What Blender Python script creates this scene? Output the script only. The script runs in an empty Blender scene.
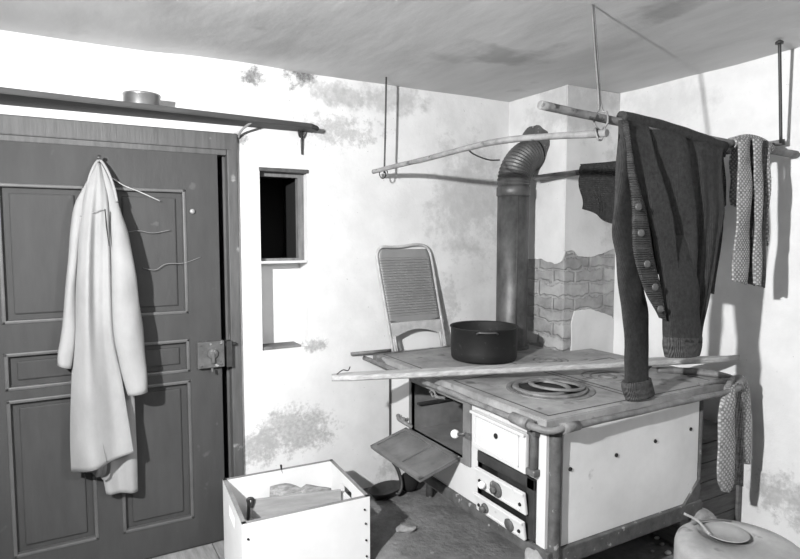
import bpy, bmesh, math, random
from mathutils import Vector, Matrix, noise
random.seed(7)
PI = math.pi
SC = bpy.context.scene
COL = SC.collection

# ------------------------------------------------------------------ camera, world, light, exposure
FOC = 590.0
PITCH = math.atan(44 / FOC)
HEAD = math.radians(60.5)
EYE = Vector((0, 0, 1.55))
cam_d = bpy.data.cameras.new('camera')
cam = bpy.data.objects.new('camera', cam_d)
COL.objects.link(cam)
cam_d.sensor_width = 36
cam_d.lens = 36 * FOC / 800
cam_d.clip_start = 0.02
cam.location = EYE
cam.rotation_euler = (PI / 2 - PITCH, 0, HEAD - PI / 2)
SC.camera = cam

world = bpy.data.worlds.new('world')
SC.world = world
world.use_nodes = True
world.node_tree.nodes['Background'].inputs[0].default_value = (0.5, 0.5, 0.5, 1)
world.node_tree.nodes['Background'].inputs[1].default_value = 0.02

ld = bpy.data.lights.new('flash_lamp', 'SPOT')
lamp = bpy.data.objects.new('flash_lamp', ld)
COL.objects.link(lamp)
ld.energy = 620
ld.shadow_soft_size = 0.035
ld.spot_size = math.radians(158)
ld.spot_blend = 0.8
lamp.location = (-0.9, 0.72, 2.08)
lamp.rotation_euler = (Vector((2.4, 1.9, 1.35)) - Vector(lamp.location)).to_track_quat('-Z', 'Y').to_euler()

ld2 = bpy.data.lights.new('second_flash', 'SPOT')
lamp2 = bpy.data.objects.new('second_flash', ld2)
COL.objects.link(lamp2)
ld2.energy = 100
ld2.shadow_soft_size = 0.04
ld2.spot_size = math.radians(52)
ld2.spot_blend = 0.7
lamp2.location = (0.95, 0.2, 1.9)
lamp2.rotation_euler = (Vector((-0.05, 2.97, 1.1)) - Vector(lamp2.location)).to_track_quat('-Z', 'Y').to_euler()

SC.view_settings.view_transform = 'Standard'
SC.view_settings.look = 'None'
SC.view_settings.gamma = 1
SC.view_settings.use_curve_mapping = False
SC.view_settings.exposure = 0.0

# ------------------------------------------------------------------ where a sight line meets a world plane
FW = Vector((math.cos(HEAD) * math.cos(PITCH), math.sin(HEAD) * math.cos(PITCH), -math.sin(PITCH)))
RT = Vector((math.sin(HEAD), -math.cos(HEAD), 0))
UP = RT.cross(FW)
def at(px, py, ax, v):
    d = FW * FOC + RT * (px - 400) + UP * (279.5 - py)
    i = 'XYZ'.index(ax)
    return EYE + d * ((v - EYE[i]) / d[i])

# ------------------------------------------------------------------ materials
def nd(nt, t, **kw):
    n = nt.nodes.new(t)
    for k, v in kw.items(): setattr(n, k, v)
    return n
def mat(name, g, rough=0.7, var=0.3, scale=8.0, stretch=(1, 1, 1), bump=0.2, bscale=None, bdist=0.004, metal=0.0, spots=None, detail=6):
    m = bpy.data.materials.new(name); m.use_nodes = True
    nt = m.node_tree; L = nt.links.new
    b = nt.nodes['Principled BSDF']
    b.inputs['Roughness'].default_value = rough
    b.inputs['Metallic'].default_value = metal
    tc = nd(nt, 'ShaderNodeTexCoord'); mp = nd(nt, 'ShaderNodeMapping')
    mp.inputs['Scale'].default_value = stretch
    L(tc.outputs['Object'], mp.inputs['Vector'])
    n1 = nd(nt, 'ShaderNodeTexNoise'); n1.inputs['Scale'].default_value = scale; n1.inputs['Detail'].default_value = detail; n1.inputs['Roughness'].default_value = 0.65
    L(mp.outputs[0], n1.inputs['Vector'])
    cr = nd(nt, 'ShaderNodeValToRGB')
    lo, hi = g * (1 - var), min(1, g * (1 + var))
    cr.color_ramp.elements[0].position = 0.3; cr.color_ramp.elements[0].color = (lo, lo, lo, 1)
    cr.color_ramp.elements[1].position = 0.7; cr.color_ramp.elements[1].color = (hi, hi, hi, 1)
    L(n1.outputs['Fac'], cr.inputs[0])
    out = cr.outputs[0]
    if spots:
        sg, sthr, sscale = spots
        n3 = nd(nt, 'ShaderNodeTexNoise'); n3.inputs['Scale'].default_value = sscale; n3.inputs['Detail'].default_value = 8
        L(tc.outputs['Object'], n3.inputs['Vector'])
        c3 = nd(nt, 'ShaderNodeValToRGB')
        c3.color_ramp.elements[0].position = sthr; c3.color_ramp.elements[1].position = sthr + 0.06
        L(n3.outputs['Fac'], c3.inputs[0])
        mx = nd(nt, 'ShaderNodeMixRGB'); mx.inputs[2].default_value = (sg, sg, sg, 1)
        L(c3.outputs[0], mx.inputs[0]); L(out, mx.inputs[1]); out = mx.outputs[0]
    L(out, b.inputs['Base Color'])
    if bump:
        n2 = nd(nt, 'ShaderNodeTexNoise'); n2.inputs['Scale'].default_value = bscale or scale * 3; n2.inputs['Detail'].default_value = 8
        L(mp.outputs[0], n2.inputs['Vector'])
        bp = nd(nt, 'ShaderNodeBump'); bp.inputs['Strength'].default_value = bump; bp.inputs['Distance'].default_value = bdist
        L(n2.outputs['Fac'], bp.inputs['Height']); L(bp.outputs[0], b.inputs['Normal'])
    return m

def plaster(name, g, blobs, bricks=None, crackw=0.0):
    """old lime wash with stains: blobs = (centre, size xyz, tone, noise scale, threshold)"""
    m = bpy.data.materials.new(name); m.use_nodes = True
    nt = m.node_tree; L = nt.links.new
    b = nt.nodes['Principled BSDF']; b.inputs['Roughness'].default_value = 0.9
    tc = nd(nt, 'ShaderNodeTexCoord'); P = tc.outputs['Object']
    def noise_(s, d=8, r=0.6):
        n = nd(nt, 'ShaderNodeTexNoise'); n.inputs['Scale'].default_value = s; n.inputs['Detail'].default_value = d; n.inputs['Roughness'].default_value = r
        L(P, n.inputs['Vector']); return n.outputs['Fac']
    def math_(op, a, c, clamp=False):
        n = nd(nt, 'ShaderNodeMath', operation=op, use_clamp=clamp)
        for i, q in enumerate((a, c)):
            if isinstance(q, (int, float)): n.inputs[i].default_value = q
            else: L(q, n.inputs[i])
        return n.outputs[0]
    base = nd(nt, 'ShaderNodeValToRGB')
    base.color_ramp.elements[0].position = 0.3; base.color_ramp.elements[0].color = (g * .86,) * 3 + (1,)
    base.color_ramp.elements[1].position = 0.62; base.color_ramp.elements[1].color = (g,) * 3 + (1,)
    L(noise_(5), base.inputs[0])
    out = base.outputs[0]
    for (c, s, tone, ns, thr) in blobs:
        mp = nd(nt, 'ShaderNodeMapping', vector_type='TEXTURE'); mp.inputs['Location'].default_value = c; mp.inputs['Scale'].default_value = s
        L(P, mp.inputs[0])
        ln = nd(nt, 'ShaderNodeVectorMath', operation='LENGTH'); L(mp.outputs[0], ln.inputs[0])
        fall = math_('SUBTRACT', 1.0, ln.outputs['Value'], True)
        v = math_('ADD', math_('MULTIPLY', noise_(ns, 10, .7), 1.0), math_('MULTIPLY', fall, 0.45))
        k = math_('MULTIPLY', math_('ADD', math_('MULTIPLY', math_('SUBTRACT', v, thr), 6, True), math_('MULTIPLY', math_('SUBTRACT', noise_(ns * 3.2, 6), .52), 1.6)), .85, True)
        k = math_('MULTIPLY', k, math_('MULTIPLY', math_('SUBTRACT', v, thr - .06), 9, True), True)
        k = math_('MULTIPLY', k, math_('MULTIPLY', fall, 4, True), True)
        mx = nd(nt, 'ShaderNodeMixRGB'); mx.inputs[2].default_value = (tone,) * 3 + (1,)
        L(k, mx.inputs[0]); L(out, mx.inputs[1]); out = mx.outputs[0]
    # specks
    sp = math_('MULTIPLY', math_('SUBTRACT', noise_(60, 3), 0.70), 12, True)
    mx = nd(nt, 'ShaderNodeMixRGB'); mx.inputs[2].default_value = (g * .35,) * 3 + (1,)
    L(sp, mx.inputs[0]); L(out, mx.inputs[1]); out = mx.outputs[0]
    hgt = math_('ADD', math_('MULTIPLY', noise_(4, 5), 1.5), math_('MULTIPLY', noise_(22, 6), 0.35))
    if bricks:
        sx = nd(nt, 'ShaderNodeSeparateXYZ'); L(P, sx.inputs[0])
        cb = nd(nt, 'ShaderNodeCombineXYZ')
        L(math_('ADD', sx.outputs['X'], sx.outputs['Y']), cb.inputs[0]); L(math_('ADD', sx.outputs['Z'], math_('MULTIPLY', noise_(9, 5), 0.10)), cb.inputs[1])
        br = nd(nt, 'ShaderNodeTexBrick'); L(cb.outputs[0], br.inputs['Vector'])
        br.inputs['Scale'].default_value = 1.0; br.inputs['Brick Width'].default_value = 0.24; br.inputs['Row Height'].default_value = 0.078
        br.inputs['Mortar Size'].default_value = 0.011; br.inputs['Mortar Smooth'].default_value = 0.6
        br.inputs['Color1'].default_value = (.30,) * 3 + (1,); br.inputs['Color2'].default_value = (.50,) * 3 + (1,); br.inputs['Mortar'].default_value = (.36,) * 3 + (1,)
        wr = nd(nt, 'ShaderNodeMixRGB'); wr.inputs[0].default_value = .6; wr.blend_type = 'MULTIPLY'
        cr = nd(nt, 'ShaderNodeValToRGB'); cr.color_ramp.elements[0].position = .3; cr.color_ramp.elements[0].color = (.38,) * 3 + (1,); cr.color_ramp.elements[1].position = .6
        L(noise_(12), cr.inputs[0]); L(br.outputs['Color'], wr.inputs[1]); L(cr.outputs[0], wr.inputs[2])
        zlo, zhi = bricks
        wob = math_('MULTIPLY', math_('SUBTRACT', noise_(5, 6), .5), 0.30)
        zz = math_('ADD', sx.outputs['Z'], wob)
        up = math_('MULTIPLY', math_('SUBTRACT', zhi, zz), 160, True)
        wob2 = math_('MULTIPLY', math_('SUBTRACT', noise_(3.3, 6), .5), 0.9)
        dn = math_('MULTIPLY', math_('SUBTRACT', math_('ADD', sx.outputs['Z'], wob2), zlo), 60, True)
        k = math_('MULTIPLY', up, dn, True)
        mx = nd(nt, 'ShaderNodeMixRGB'); L(k, mx.inputs[0]); L(out, mx.inputs[1]); L(wr.outputs[0], mx.inputs[2]); out = mx.outputs[0]
        hgt = math_('ADD', hgt, math_('MULTIPLY', k, -3.0))
        hgt = math_('ADD', hgt, math_('MULTIPLY', math_('MULTIPLY', br.outputs['Fac'], k), -3.5))
    L(out, b.inputs['Base Color'])
    bp = nd(nt, 'ShaderNodeBump'); bp.inputs['Strength'].default_value = 0.7; bp.inputs['Distance'].default_value = 0.006
    L(hgt, bp.inputs['Height']); L(bp.outputs[0], b.inputs['Normal'])
    return m

def knit(name, g, rib=140.0, axis='X', rows=90.0, dots=None, bump=0.8):
    """knitted cloth: ribs across + rows, optional pale lozenge pattern"""
    m = mat(name, g, 0.95, 0.45, 60, bump=0)
    nt = m.node_tree; L = nt.links.new; b = nt.nodes['Principled BSDF']
    tc = nd(nt, 'ShaderNodeTexCoord')
    w = nd(nt, 'ShaderNodeTexWave', bands_direction=axis); w.inputs['Scale'].default_value = rib; w.inputs['Distortion'].default_value = 1.5; w.inputs['Detail'].default_value = 1
    w2 = nd(nt, 'ShaderNodeTexWave', bands_direction='Z'); w2.inputs['Scale'].default_value = rows; w2.inputs['Distortion'].default_value = 2
    L(tc.outputs['Object'], w.inputs[0]); L(tc.outputs['Object'], w2.inputs[0])
    a = nd(nt, 'ShaderNodeMath', operation='ADD'); L(w.outputs['Fac'], a.inputs[0]); L(w2.outputs['Fac'], a.inputs[1])
    bp = nd(nt, 'ShaderNodeBump'); bp.inputs['Strength'].default_value = bump; bp.inputs['Distance'].default_value = 0.004
    L(a.outputs[0], bp.inputs['Height']); L(bp.outputs[0], b.inputs['Normal'])
    if dots:
        tone, sc = dots
        mp = nd(nt, 'ShaderNodeMapping'); mp.inputs['Rotation'].default_value = (0, math.radians(45), 0); L(tc.outputs['Object'], mp.inputs[0])
        c1 = nd(nt, 'ShaderNodeTexWave', bands_direction='X'); c2 = nd(nt, 'ShaderNodeTexWave', bands_direction='Z')
        for c in (c1, c2): c.inputs['Scale'].default_value = sc; c.inputs['Distortion'].default_value = .6; L(mp.outputs[0], c.inputs[0])
        mu = nd(nt, 'ShaderNodeMath', operation='MULTIPLY'); L(c1.outputs['Fac'], mu.inputs[0]); L(c2.outputs['Fac'], mu.inputs[1])
        cr = nd(nt, 'ShaderNodeValToRGB'); cr.color_ramp.elements[0].position = .32; cr.color_ramp.elements[1].position = .48
        L(mu.outputs[0], cr.inputs[0])
        mx = nd(nt, 'ShaderNodeMixRGB'); mx.inputs[2].default_value = (tone,) * 3 + (1,)
        src = b.inputs['Base Color'].links[0].from_socket
        L(cr.outputs[0], mx.inputs[0]); L(src, mx.inputs[1]); L(mx.outputs[0], b.inputs['Base Color'])
    return m

def Y_(px, py, y=2.97): return tuple(at(px, py, 'Y', y))
M = {}
M['wall'] = plaster('limewash', .72, [
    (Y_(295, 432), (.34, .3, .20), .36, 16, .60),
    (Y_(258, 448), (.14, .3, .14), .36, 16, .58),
    (Y_(300, 75), (.22, .3, .13), .10, 14, .74),
    (Y_(252, 78), (.12, .3, .12), .14, 18, .76),
    (Y_(392, 98), (.34, .3, .12), .45, 7, .58),
    (Y_(470, 200), (.5, .3, .7), .50, 7, .66),
    (Y_(340, 130), (.5, .3, .16), .42, 24, .70),
    (Y_(345, 95), (.30, .3, .10), .40, 9, .60),
    (Y_(440, 300), (.3, .3, .3), .50, 14, .72),
    (Y_(315, 345), (.10, .3, .06), .35, 18, .64),
    (Y_(240, 138), (.06, .3, .05), .25, 20, .62),
    (Y_(60, 60), (.5, .3, .12), .5, 10, .78),
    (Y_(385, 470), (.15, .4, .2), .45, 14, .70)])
M['wall_right'] = plaster('limewash_right', .78, [
    (tuple(at(792, 500, 'X', 2.9)), (.3, .35, .25), .42, 12, .70),
    (tuple(at(660, 110, 'X', 2.9)), (.3, .6, .35), .62, 5, .70),
    (tuple(at(640, 30, 'X', 2.9)), (.2, .3, .3), .5, 6, .9)])
M['chimney'] = plaster('limewash_chimney', .66, [((2.6, 2.474, 2.3), (.5, .5, .3), .45, 6, .62), ((2.9, 2.474, 1.8), (.3, .5, .5), .45, 7, .66)])
M['brick'] = plaster('old_brick', .5, [], bricks=(-5, 9))
M['rear'] = mat('dim_bounce_wall', .28, .9, .2, 4, bump=.3)  # unseen rear walls, kept dark to hold down bounced light
M['ceiling'] = mat('ceiling_plaster', .60, .95, .10, 3, (1.3, .5, 1), bump=.6, bscale=4, bdist=.010, spots=(.42, .60, 1.6), detail=3)
M['floor'] = mat('earthen_floor', .15, .95, .5, 5, bump=.9, bscale=30, bdist=.01, spots=(.26, .68, 14))
M['boards'] = mat('floor_board', .24, .9, .35, 6, (6, .7, 1), bump=.5)
M['door'] = mat('door_paint', .040, .72, .16, 4, (4, 4, .9), bump=.25, bscale=18, bdist=.003, spots=(.07, .69, 11))
M['door_edge'] = mat('door_mould', .085, .5, .2, 8, bump=.2)
M['frame_line'] = mat('thread', .16, .9, .2, 20, bump=0)
M['frame'] = mat('frame_paint', .075, .6, .3, 5, (7, 7, .8), bump=.4, spots=(.25, .68, 12))
M['darkwood'] = mat('dark_wood', .045, .7, .3, 5, (.6, 6, 6), bump=.4)
M['palewood'] = mat('pale_wood', .30, .8, .2, 8, (.8, .8, 6), bump=.3)
M['pole'] = mat('peeled_pole', .22, .75, .4, 14, bump=.5, spots=(.09, .62, 22))
M['pole_dark'] = mat('dark_pole', .17, .75, .45, 14, bump=.5, spots=(.05, .6, 22))
M['board'] = mat('grey_board', .36, .85, .35, 6, (1, 8, 8), bump=.6)
M['plankside'] = mat('plank_side', .13, .85, .35, 6, (1, 1, 8), bump=.6)
M['enamel'] = mat('white_enamel', .56, .35, .05, 3, bump=.1, bscale=10, spots=(.30, .70, 16))
M['enamel_side'] = mat('worn_enamel', .66, .45, .12, 3, bump=.15, bscale=8, spots=(.42, .68, 10))
M['iron'] = mat('cast_iron', .04, .55, .4, 12, bump=.4, metal=.3)
M['iron_top'] = mat('stove_plate', .27, .6, .35, 7, bump=.35, bscale=35, metal=.0, spots=(.12, .60, 9))
M['ring'] = mat('ring_iron', .17, .6, .35, 12, bump=.4, spots=(.10, .60, 20))
M['rust'] = mat('rusty_iron', .075, .7, .45, 18, bump=.6, spots=(.28, .64, 30))
M['rail'] = mat('rail_iron', .16, .6, .4, 18, bump=.5, spots=(.12, .6, 22))
M['pot'] = mat('black_enamel', .008, .6, .3, 14, bump=.15, spots=(.03, .62, 40))
M['pipe'] = mat('sheet_iron', .10, .5, .6, 9, (1, 1, .6), bump=.3, metal=.45, spots=(.13, .66, 45))
M['zinc'] = mat('zinc_sheet', .27, .5, .10, 4, bump=0, metal=.2)
M['zinc_frame'] = mat('wash_frame', .42, .55, .25, 14, bump=.3)
M['coat'] = mat('coat_cloth', .27, .85, .14, 7, (1, 1, .5), bump=.35, bscale=70, bdist=.002)
M['coat_in'] = mat('coat_lining', .2, .9, .15, 7, bump=.3)
M['cardigan'] = knit('cardigan_knit', .031, 45, 'X', 70, bump=.4)
M['cardigan_rib'] = knit('cardigan_rib', .045, 34, 'Z', 40, bump=.9)
M['cuff'] = knit('cuff_rib', .060, 40, 'X', 12, bump=.8)
M['darkcloth'] = knit('dark_knit', .024, 30, 'X', 30)
M['button'] = mat('horn_button', .09, .4, .2, 10, bump=0)
M['scarf'] = knit('scarf_knit', .22, 60, 'X', 50, dots=(.5, 24), bump=.5)
M['scarf_dark'] = knit('scarf_plain', .10, 40, 'X', 20)
M['sock'] = knit('patterned_knit', .24, 60, 'X', 50, dots=(.5, 19), bump=.5)
M['sock_plain'] = knit('plain_knit', .24, 40, 'X', 40)
M['crate'] = mat('white_paint', .74, .6, .05, 5, bump=.2)
M['crate_edge'] = mat('worn_crate', .22, .7, .25, 9, bump=.3)
M['black'] = mat('black_and_shade', .006, .9, .2, 6, bump=0)  # black of bolts and nail heads, also painted shade of holes and gaps
M['wire'] = mat('dark_wire', .05, .5, .3, 20, bump=0, metal=.4)
M['concrete'] = mat('pale_tub', .30, .85, .3, 6, bump=.5, spots=(.13, .62, 6))
M['tin'] = mat('tin', .30, .35, .2, 10, bump=.1, metal=.8)
M['pan'] = mat('grey_pan', .30, .4, .15, 8, bump=.1)
M['stone'] = mat('stone', .26, .9, .4, 12, bump=.8)
M['white'] = mat('porcelain', .8, .2, .03, 5, bump=0)
M['bark'] = mat('split_wood', .26, .9, .5, 14, (1, 5, 5), bump=.9)

# ------------------------------------------------------------------ mesh helpers
def bm_(): return bmesh.new()
def add_box(bm, lo, hi, bev=0.0, mtx=None):
    r = bmesh.ops.create_cube(bm, size=1.0)
    lo, hi = Vector(lo), Vector(hi)
    vs = r['verts']
    for v in vs:
        v.co = Vector([(lo[i] + hi[i]) / 2 + v.co[i] * (hi[i] - lo[i]) for i in range(3)])
    if bev:
        es = list({e for v in vs for e in v.link_edges})
        r2 = bmesh.ops.bevel(bm, geom=es, offset=bev, segments=2, affect='EDGES', profile=.6)
        vs = list({v for f in r2['faces'] for v in f.verts} | {v for v in vs if v.is_valid})
    if mtx is not None:
        seen = set()
        st = [v for v in vs if v.is_valid]
        while st:
            v = st.pop()
            if v in seen: continue
            seen.add(v)
            for e in v.link_edges:
                st.append(e.other_vert(v))
        for v in seen: v.co = mtx @ v.co
    return bm
def add_tube(bm, pts, r, seg=12, closed=False, wob=0.0, caps=True, flat=1.0):
    pts = [Vector(p) for p in pts]; n = len(pts)
    rs = r if isinstance(r, (list, tuple)) else [r] * n
    rings = []; ref = None
    for i, p in enumerate(pts):
        if closed: t = pts[(i + 1) % n] - pts[i - 1]
        else: t = pts[min(i + 1, n - 1)] - pts[max(i - 1, 0)]
        t.normalize()
        if ref is None:
            ref = Vector((0, 0, 1)) if abs(t.z) < .9 else Vector((1, 0, 0))
        a = (ref - t * ref.dot(t)).normalized(); b = t.cross(a); ref = a
        rings.append([bm.verts.new(p + (a * math.cos(2 * PI * k / seg) * flat + b * math.sin(2 * PI * k / seg)) * rs[i] * (1 + wob * (noise.noise(p * 9 + Vector((k, 0, 0)) * .7)))) for k in range(seg)])
    m = n if closed else n - 1
    for i in range(m):
        A, B = rings[i], rings[(i + 1) % n]
        for k in range(seg):
            f = bm.faces.new((A[k], A[(k + 1) % seg], B[(k + 1) % seg], B[k])); f.smooth = True
    if caps and not closed:
        bm.faces.new(rings[0][::-1]); bm.faces.new(rings[-1])
    return bm
def add_lathe(bm, prof, c=(0, 0, 0), seg=40, mtx=None, caps=(False, False)):
    c = Vector(c); rings = []
    for (r, z) in prof:
        ring = []
        for k in range(seg):
            a = 2 * PI * k / seg
            p = Vector((r * math.cos(a), r * math.sin(a), z))
            if mtx is not None: p = mtx @ p
            ring.append(bm.verts.new(p + c))
        rings.append(ring)
    for i in range(len(prof) - 1):
        for k in range(seg):
            f = bm.faces.new((rings[i][k], rings[i][(k + 1) % seg], rings[i + 1][(k + 1) % seg], rings[i + 1][k])); f.smooth = True
    if caps[0]: bm.faces.new(rings[0][::-1])
    if caps[1]: bm.faces.new(rings[-1])
    return bm
def add_prism(bm, poly, z0, z1, to=lambda a, b, c: (a, b, c), bev=0.0):
    lo = [bm.verts.new(to(a, b, z0)) for a, b in poly]; hi = [bm.verts.new(to(a, b, z1)) for a, b in poly]
    n = len(poly); fs = [bm.faces.new(lo[::-1]), bm.faces.new(hi)]
    for i in range(n): fs.append(bm.faces.new((lo[i], lo[(i + 1) % n], hi[(i + 1) % n], hi[i])))
    if bev: bmesh.ops.bevel(bm, geom=fs[1].edges[:] + fs[0].edges[:], offset=bev, segments=2, affect='EDGES')
    return bm
def add_plate(bm, ax, p0, p1, us, vs, holes):
    """slab with rectangular holes. ax: 'X' (u=Y, v=Z) or 'Y' (u=X, v=Z)"""
    U = sorted(set(list(us) + [h[i] for h in holes for i in (0, 1)])); V = sorted(set(list(vs) + [h[i] for h in holes for i in (2, 3)]))
    cache = {}
    def vt(i, j, p):
        k = (i, j, p)
        if k not in cache:
            cache[k] = bm.verts.new((p, U[i], V[j]) if ax == 'X' else (U[i], p, V[j]))
        return cache[k]
    def full(i, j):
        if i < 0 or j < 0 or i >= len(U) - 1 or j >= len(V) - 1: return False
        uc, vc = (U[i] + U[i + 1]) / 2, (V[j] + V[j + 1]) / 2
        return not any(h[0] < uc < h[1] and h[2] < vc < h[3] for h in holes)
    for i in range(len(U) - 1):
        for j in range(len(V) - 1):
            if not full(i, j): continue
            for p in (p0, p1): bm.faces.new([vt(i, j, p), vt(i + 1, j, p), vt(i + 1, j + 1, p), vt(i, j + 1, p)])
            for (di, dj, e) in ((-1, 0, ((i, j), (i, j + 1))), (1, 0, ((i + 1, j), (i + 1, j + 1))), (0, -1, ((i, j), (i + 1, j))), (0, 1, ((i, j + 1), (i + 1, j + 1)))):
                if not full(i + di, j + dj):
                    (a, b), (c, d) = e
                    bm.faces.new([vt(a, b, p0), vt(c, d, p0), vt(c, d, p1), vt(a, b, p1)])
    bmesh.ops.recalc_face_normals(bm, faces=bm.faces[:])
    return bm
def paired(Lp, Rp):
    """smooth both outlines and give them one shared parameter"""
    Lp = [Vector(p) for p in Lp]; Rp = [Vector(p) for p in Rp]
    if len(Lp) == len(Rp) and len(Lp) > 1: Lp, Rp = crom(Lp, 6), crom(Rp, 6)
    d = [0.0]
    for i in range(len(Lp) - 1): d.append(d[-1] + (Lp[i + 1] - Lp[i]).length + (Rp[i + 1] - Rp[i]).length)
    def f(t):
        s_ = t * d[-1]
        for i in range(len(d) - 1):
            if s_ <= d[i + 1] or i == len(d) - 2:
                k = max(0, min(1, (s_ - d[i]) / max(1e-9, d[i + 1] - d[i])))
                return Lp[i].lerp(Lp[i + 1], k), Rp[i].lerp(Rp[i + 1], k)
    return f
def add_cloth(bm, Lp, Rp, fold=lambda u, v: 0.0, nu=40, nv=50, th=0.006, out=Vector((0, -1, 0)), wr=0.0, smooth_iter=1):
    pf = paired(Lp, Rp)
    front, back = [], []
    for j in range(nv + 1):
        v = j / nv; a, b = pf(v); rf, rb = [], []
        for i in range(nu + 1):
            u = i / nu
            p = a.lerp(b, u) + out * fold(u, v)
            if wr: p = p + out * wr * noise.noise(Vector((p.x * 9, p.y * 9, p.z * 4)))
            rf.append(bm.verts.new(p)); rb.append(bm.verts.new(p - out * th))
        front.append(rf); back.append(rb)
    fs = []
    for j in range(nv):
        for i in range(nu):
            fs.append(bm.faces.new((front[j][i], front[j + 1][i], front[j + 1][i + 1], front[j][i + 1])))
            fs.append(bm.faces.new((back[j][i], back[j][i + 1], back[j + 1][i + 1], back[j + 1][i])))
    for j in range(nv):
        fs.append(bm.faces.new((front[j][0], back[j][0], back[j + 1][0], front[j + 1][0])))
        fs.append(bm.faces.new((front[j][nu], front[j + 1][nu], back[j + 1][nu], back[j][nu])))
    for i in range(nu):
        fs.append(bm.faces.new((front[0][i], front[0][i + 1], back[0][i + 1], back[0][i])))
        fs.append(bm.faces.new((front[nv][i], back[nv][i], back[nv][i + 1], front[nv][i + 1])))
    for f in fs: f.smooth = True
    return bm
def add_flattube(bm, Lp, Rp, depth, nv=40, seg=20, rib=0.0, wr=0.0):
    """sleeve: closed oval tube between two outline polylines"""
    pf = paired(Lp, Rp); rings = []
    for j in range(nv + 1):
        v = j / nv; a, b = pf(v); c = (a + b) / 2; h = (b - a) / 2
        dp = depth(v) if callable(depth) else depth
        ring = []
        for k in range(seg):
            t = 2 * PI * k / seg
            rr = 1 + rib * math.cos(k * PI)
            p = c + h * math.cos(t) * rr + Vector((0, -1, 0)) * math.sin(t) * dp * rr
            if wr: p = p + Vector((.3, -1, 0)) * wr * noise.noise(Vector((p.x * 14, math.sin(t) + p.y * 6, p.z * 7)))
            ring.append(bm.verts.new(p))
        rings.append(ring)
    for j in range(nv):
        for k in range(seg):
            f = bm.faces.new((rings[j][k], rings[j][(k + 1) % seg], rings[j + 1][(k + 1) % seg], rings[j + 1][k])); f.smooth = True
    bm.faces.new(rings[0][::-1]); bm.faces.new(rings[-1])
    return bm

def obj(name, bm, m, parent=None, loc=None, fix=True):
    me = bpy.data.meshes.new(name)
    if fix: bmesh.ops.recalc_face_normals(bm, faces=bm.faces[:])
    o = bpy.data.objects.new(name, me)
    if parent is not None:
        base = Vector(parent['_o']) if '_o' in parent else Vector((0, 0, 0))
        o.parent = parent; o['_o'] = list(base)
    else:
        base = Vector(loc) if loc is not None else Vector((0, 0, 0))
        o.location = base; o['_o'] = list(base)
    if base.length: bmesh.ops.translate(bm, verts=bm.verts[:], vec=-base)
    bm.to_mesh(me); bm.free()
    me.materials.append(m); COL.objects.link(o)
    return o
def thing(name, label, cat, loc, group=None):
    o = bpy.data.objects.new(name, None); o.empty_display_size = .05
    COL.objects.link(o); o.location = loc; o['_o'] = list(loc)
    o['label'] = label; o['category'] = cat
    if group: o['group'] = group
    return o
def tag(o, label, cat, group=None, kind=None):
    o['label'] = label; o['category'] = cat
    if group: o['group'] = group
    if kind: o['kind'] = kind
    return o
def struct(name, bm, m, parent=None):
    o = obj(name, bm, m, parent)
    if parent is None: o['kind'] = 'structure'
    return o
def crom(pts, n=8):
    pts = [Vector(p) for p in pts]; q = [pts[0] * 2 - pts[1]] + pts + [pts[-1] * 2 - pts[-2]]; out = []
    for i in range(1, len(q) - 2):
        for k in range(n):
            t = k / n; a, b, c, d = q[i - 1], q[i], q[i + 1], q[i + 2]
            out.append(.5 * ((2 * b) + (c - a) * t + (2 * a - 5 * b + 4 * c - d) * t * t + (3 * b - 3 * c + d - a) * t ** 3))
    out.append(pts[-1]); return out
def rotm(axis, deg): return Matrix.Rotation(math.radians(deg), 4, axis)
def frame_to(c, nrm):
    return Matrix.Translation(Vector(c)) @ Vector(nrm).to_track_quat('Z', 'Y').to_matrix().to_4x4()
def disc(bm, c, nrm, r, h, bev=.3, seg=24):
    mt = frame_to(c, nrm)
    return add_lathe(bm, [(r, 0), (r, h * (1 - bev)), (r * (1 - .15), h), (0.0005, h)], seg=seg, mtx=mt, caps=(True, False))

# ------------------------------------------------------------------ the room
H = 2.39
X0, X1, Y0, Y1 = -1.9, 2.9, -1.6, 2.97
DL, DR, DT = -0.42, 0.752, 2.05         # door opening incl. frame
b = bm_()
add_plate(b, 'Y', Y1, Y1 + .42, (X0 - .3, X1 + .3), (0, H + .02), [(DL, DR, 0, DT), (.865, 1.118, .955, 1.885)])
bmesh.ops.delete(b, geom=[f for f in b.faces if abs(f.calc_center_median().z) < 1e-5], context='FACES')
add_box(b, (.80, Y1 + .13, .90), (1.16, Y1 + .41, 1.412))
wl = struct('wall_north', b, M['wall'])
b = bm_(); add_box(b, (.872, Y1 + .012, .955), (1.08, Y1 + .129, .968), .004)
for v in b.verts: v.co.z += .012 * noise.noise(v.co * 30) if v.co.z > .96 else 0
struct('trim_1', b, M['floor'])
# shallow lower recess is real: the wall face there is a separate inset layer
b = bm_(); add_plate(b, 'Y', Y1 - .10, Y1 + .0, (X0, .86), (0, H), [(DL, DR, 0, DT)]); b.free()
b = bm_(); add_box(b, (X1, Y0 - .3, 0), (X1 + .3, Y1, H + .02)); struct('wall_east', b, M['wall_right'])
b = bm_(); add_box(b, (X0 - .3, Y0 - .3, 0), (X0, Y1, H + .02)); struct('wall_west', b, M['rear'])
b = bm_(); add_box(b, (X0, Y0 - .3, 0), (X1, Y0, H + .02)); struct('wall_south', b, M['rear'])
b = bm_()
N = 60
cv = [[b.verts.new((X0 - .2 + (X1 - X0 + .4) * i / N, Y0 - .2 + (Y1 - Y0 + .4) * j / N, 0)) for j in range(N + 1)] for i in range(N + 1)]
for r in cv:
    for v in r: v.co.z = H + .022 * noise.noise(Vector((v.co.x * 1.1, v.co.y * 1.6, 3))) + .006 * noise.noise(Vector((v.co.x * 5, v.co.y * 2.5, 9)))
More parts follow.
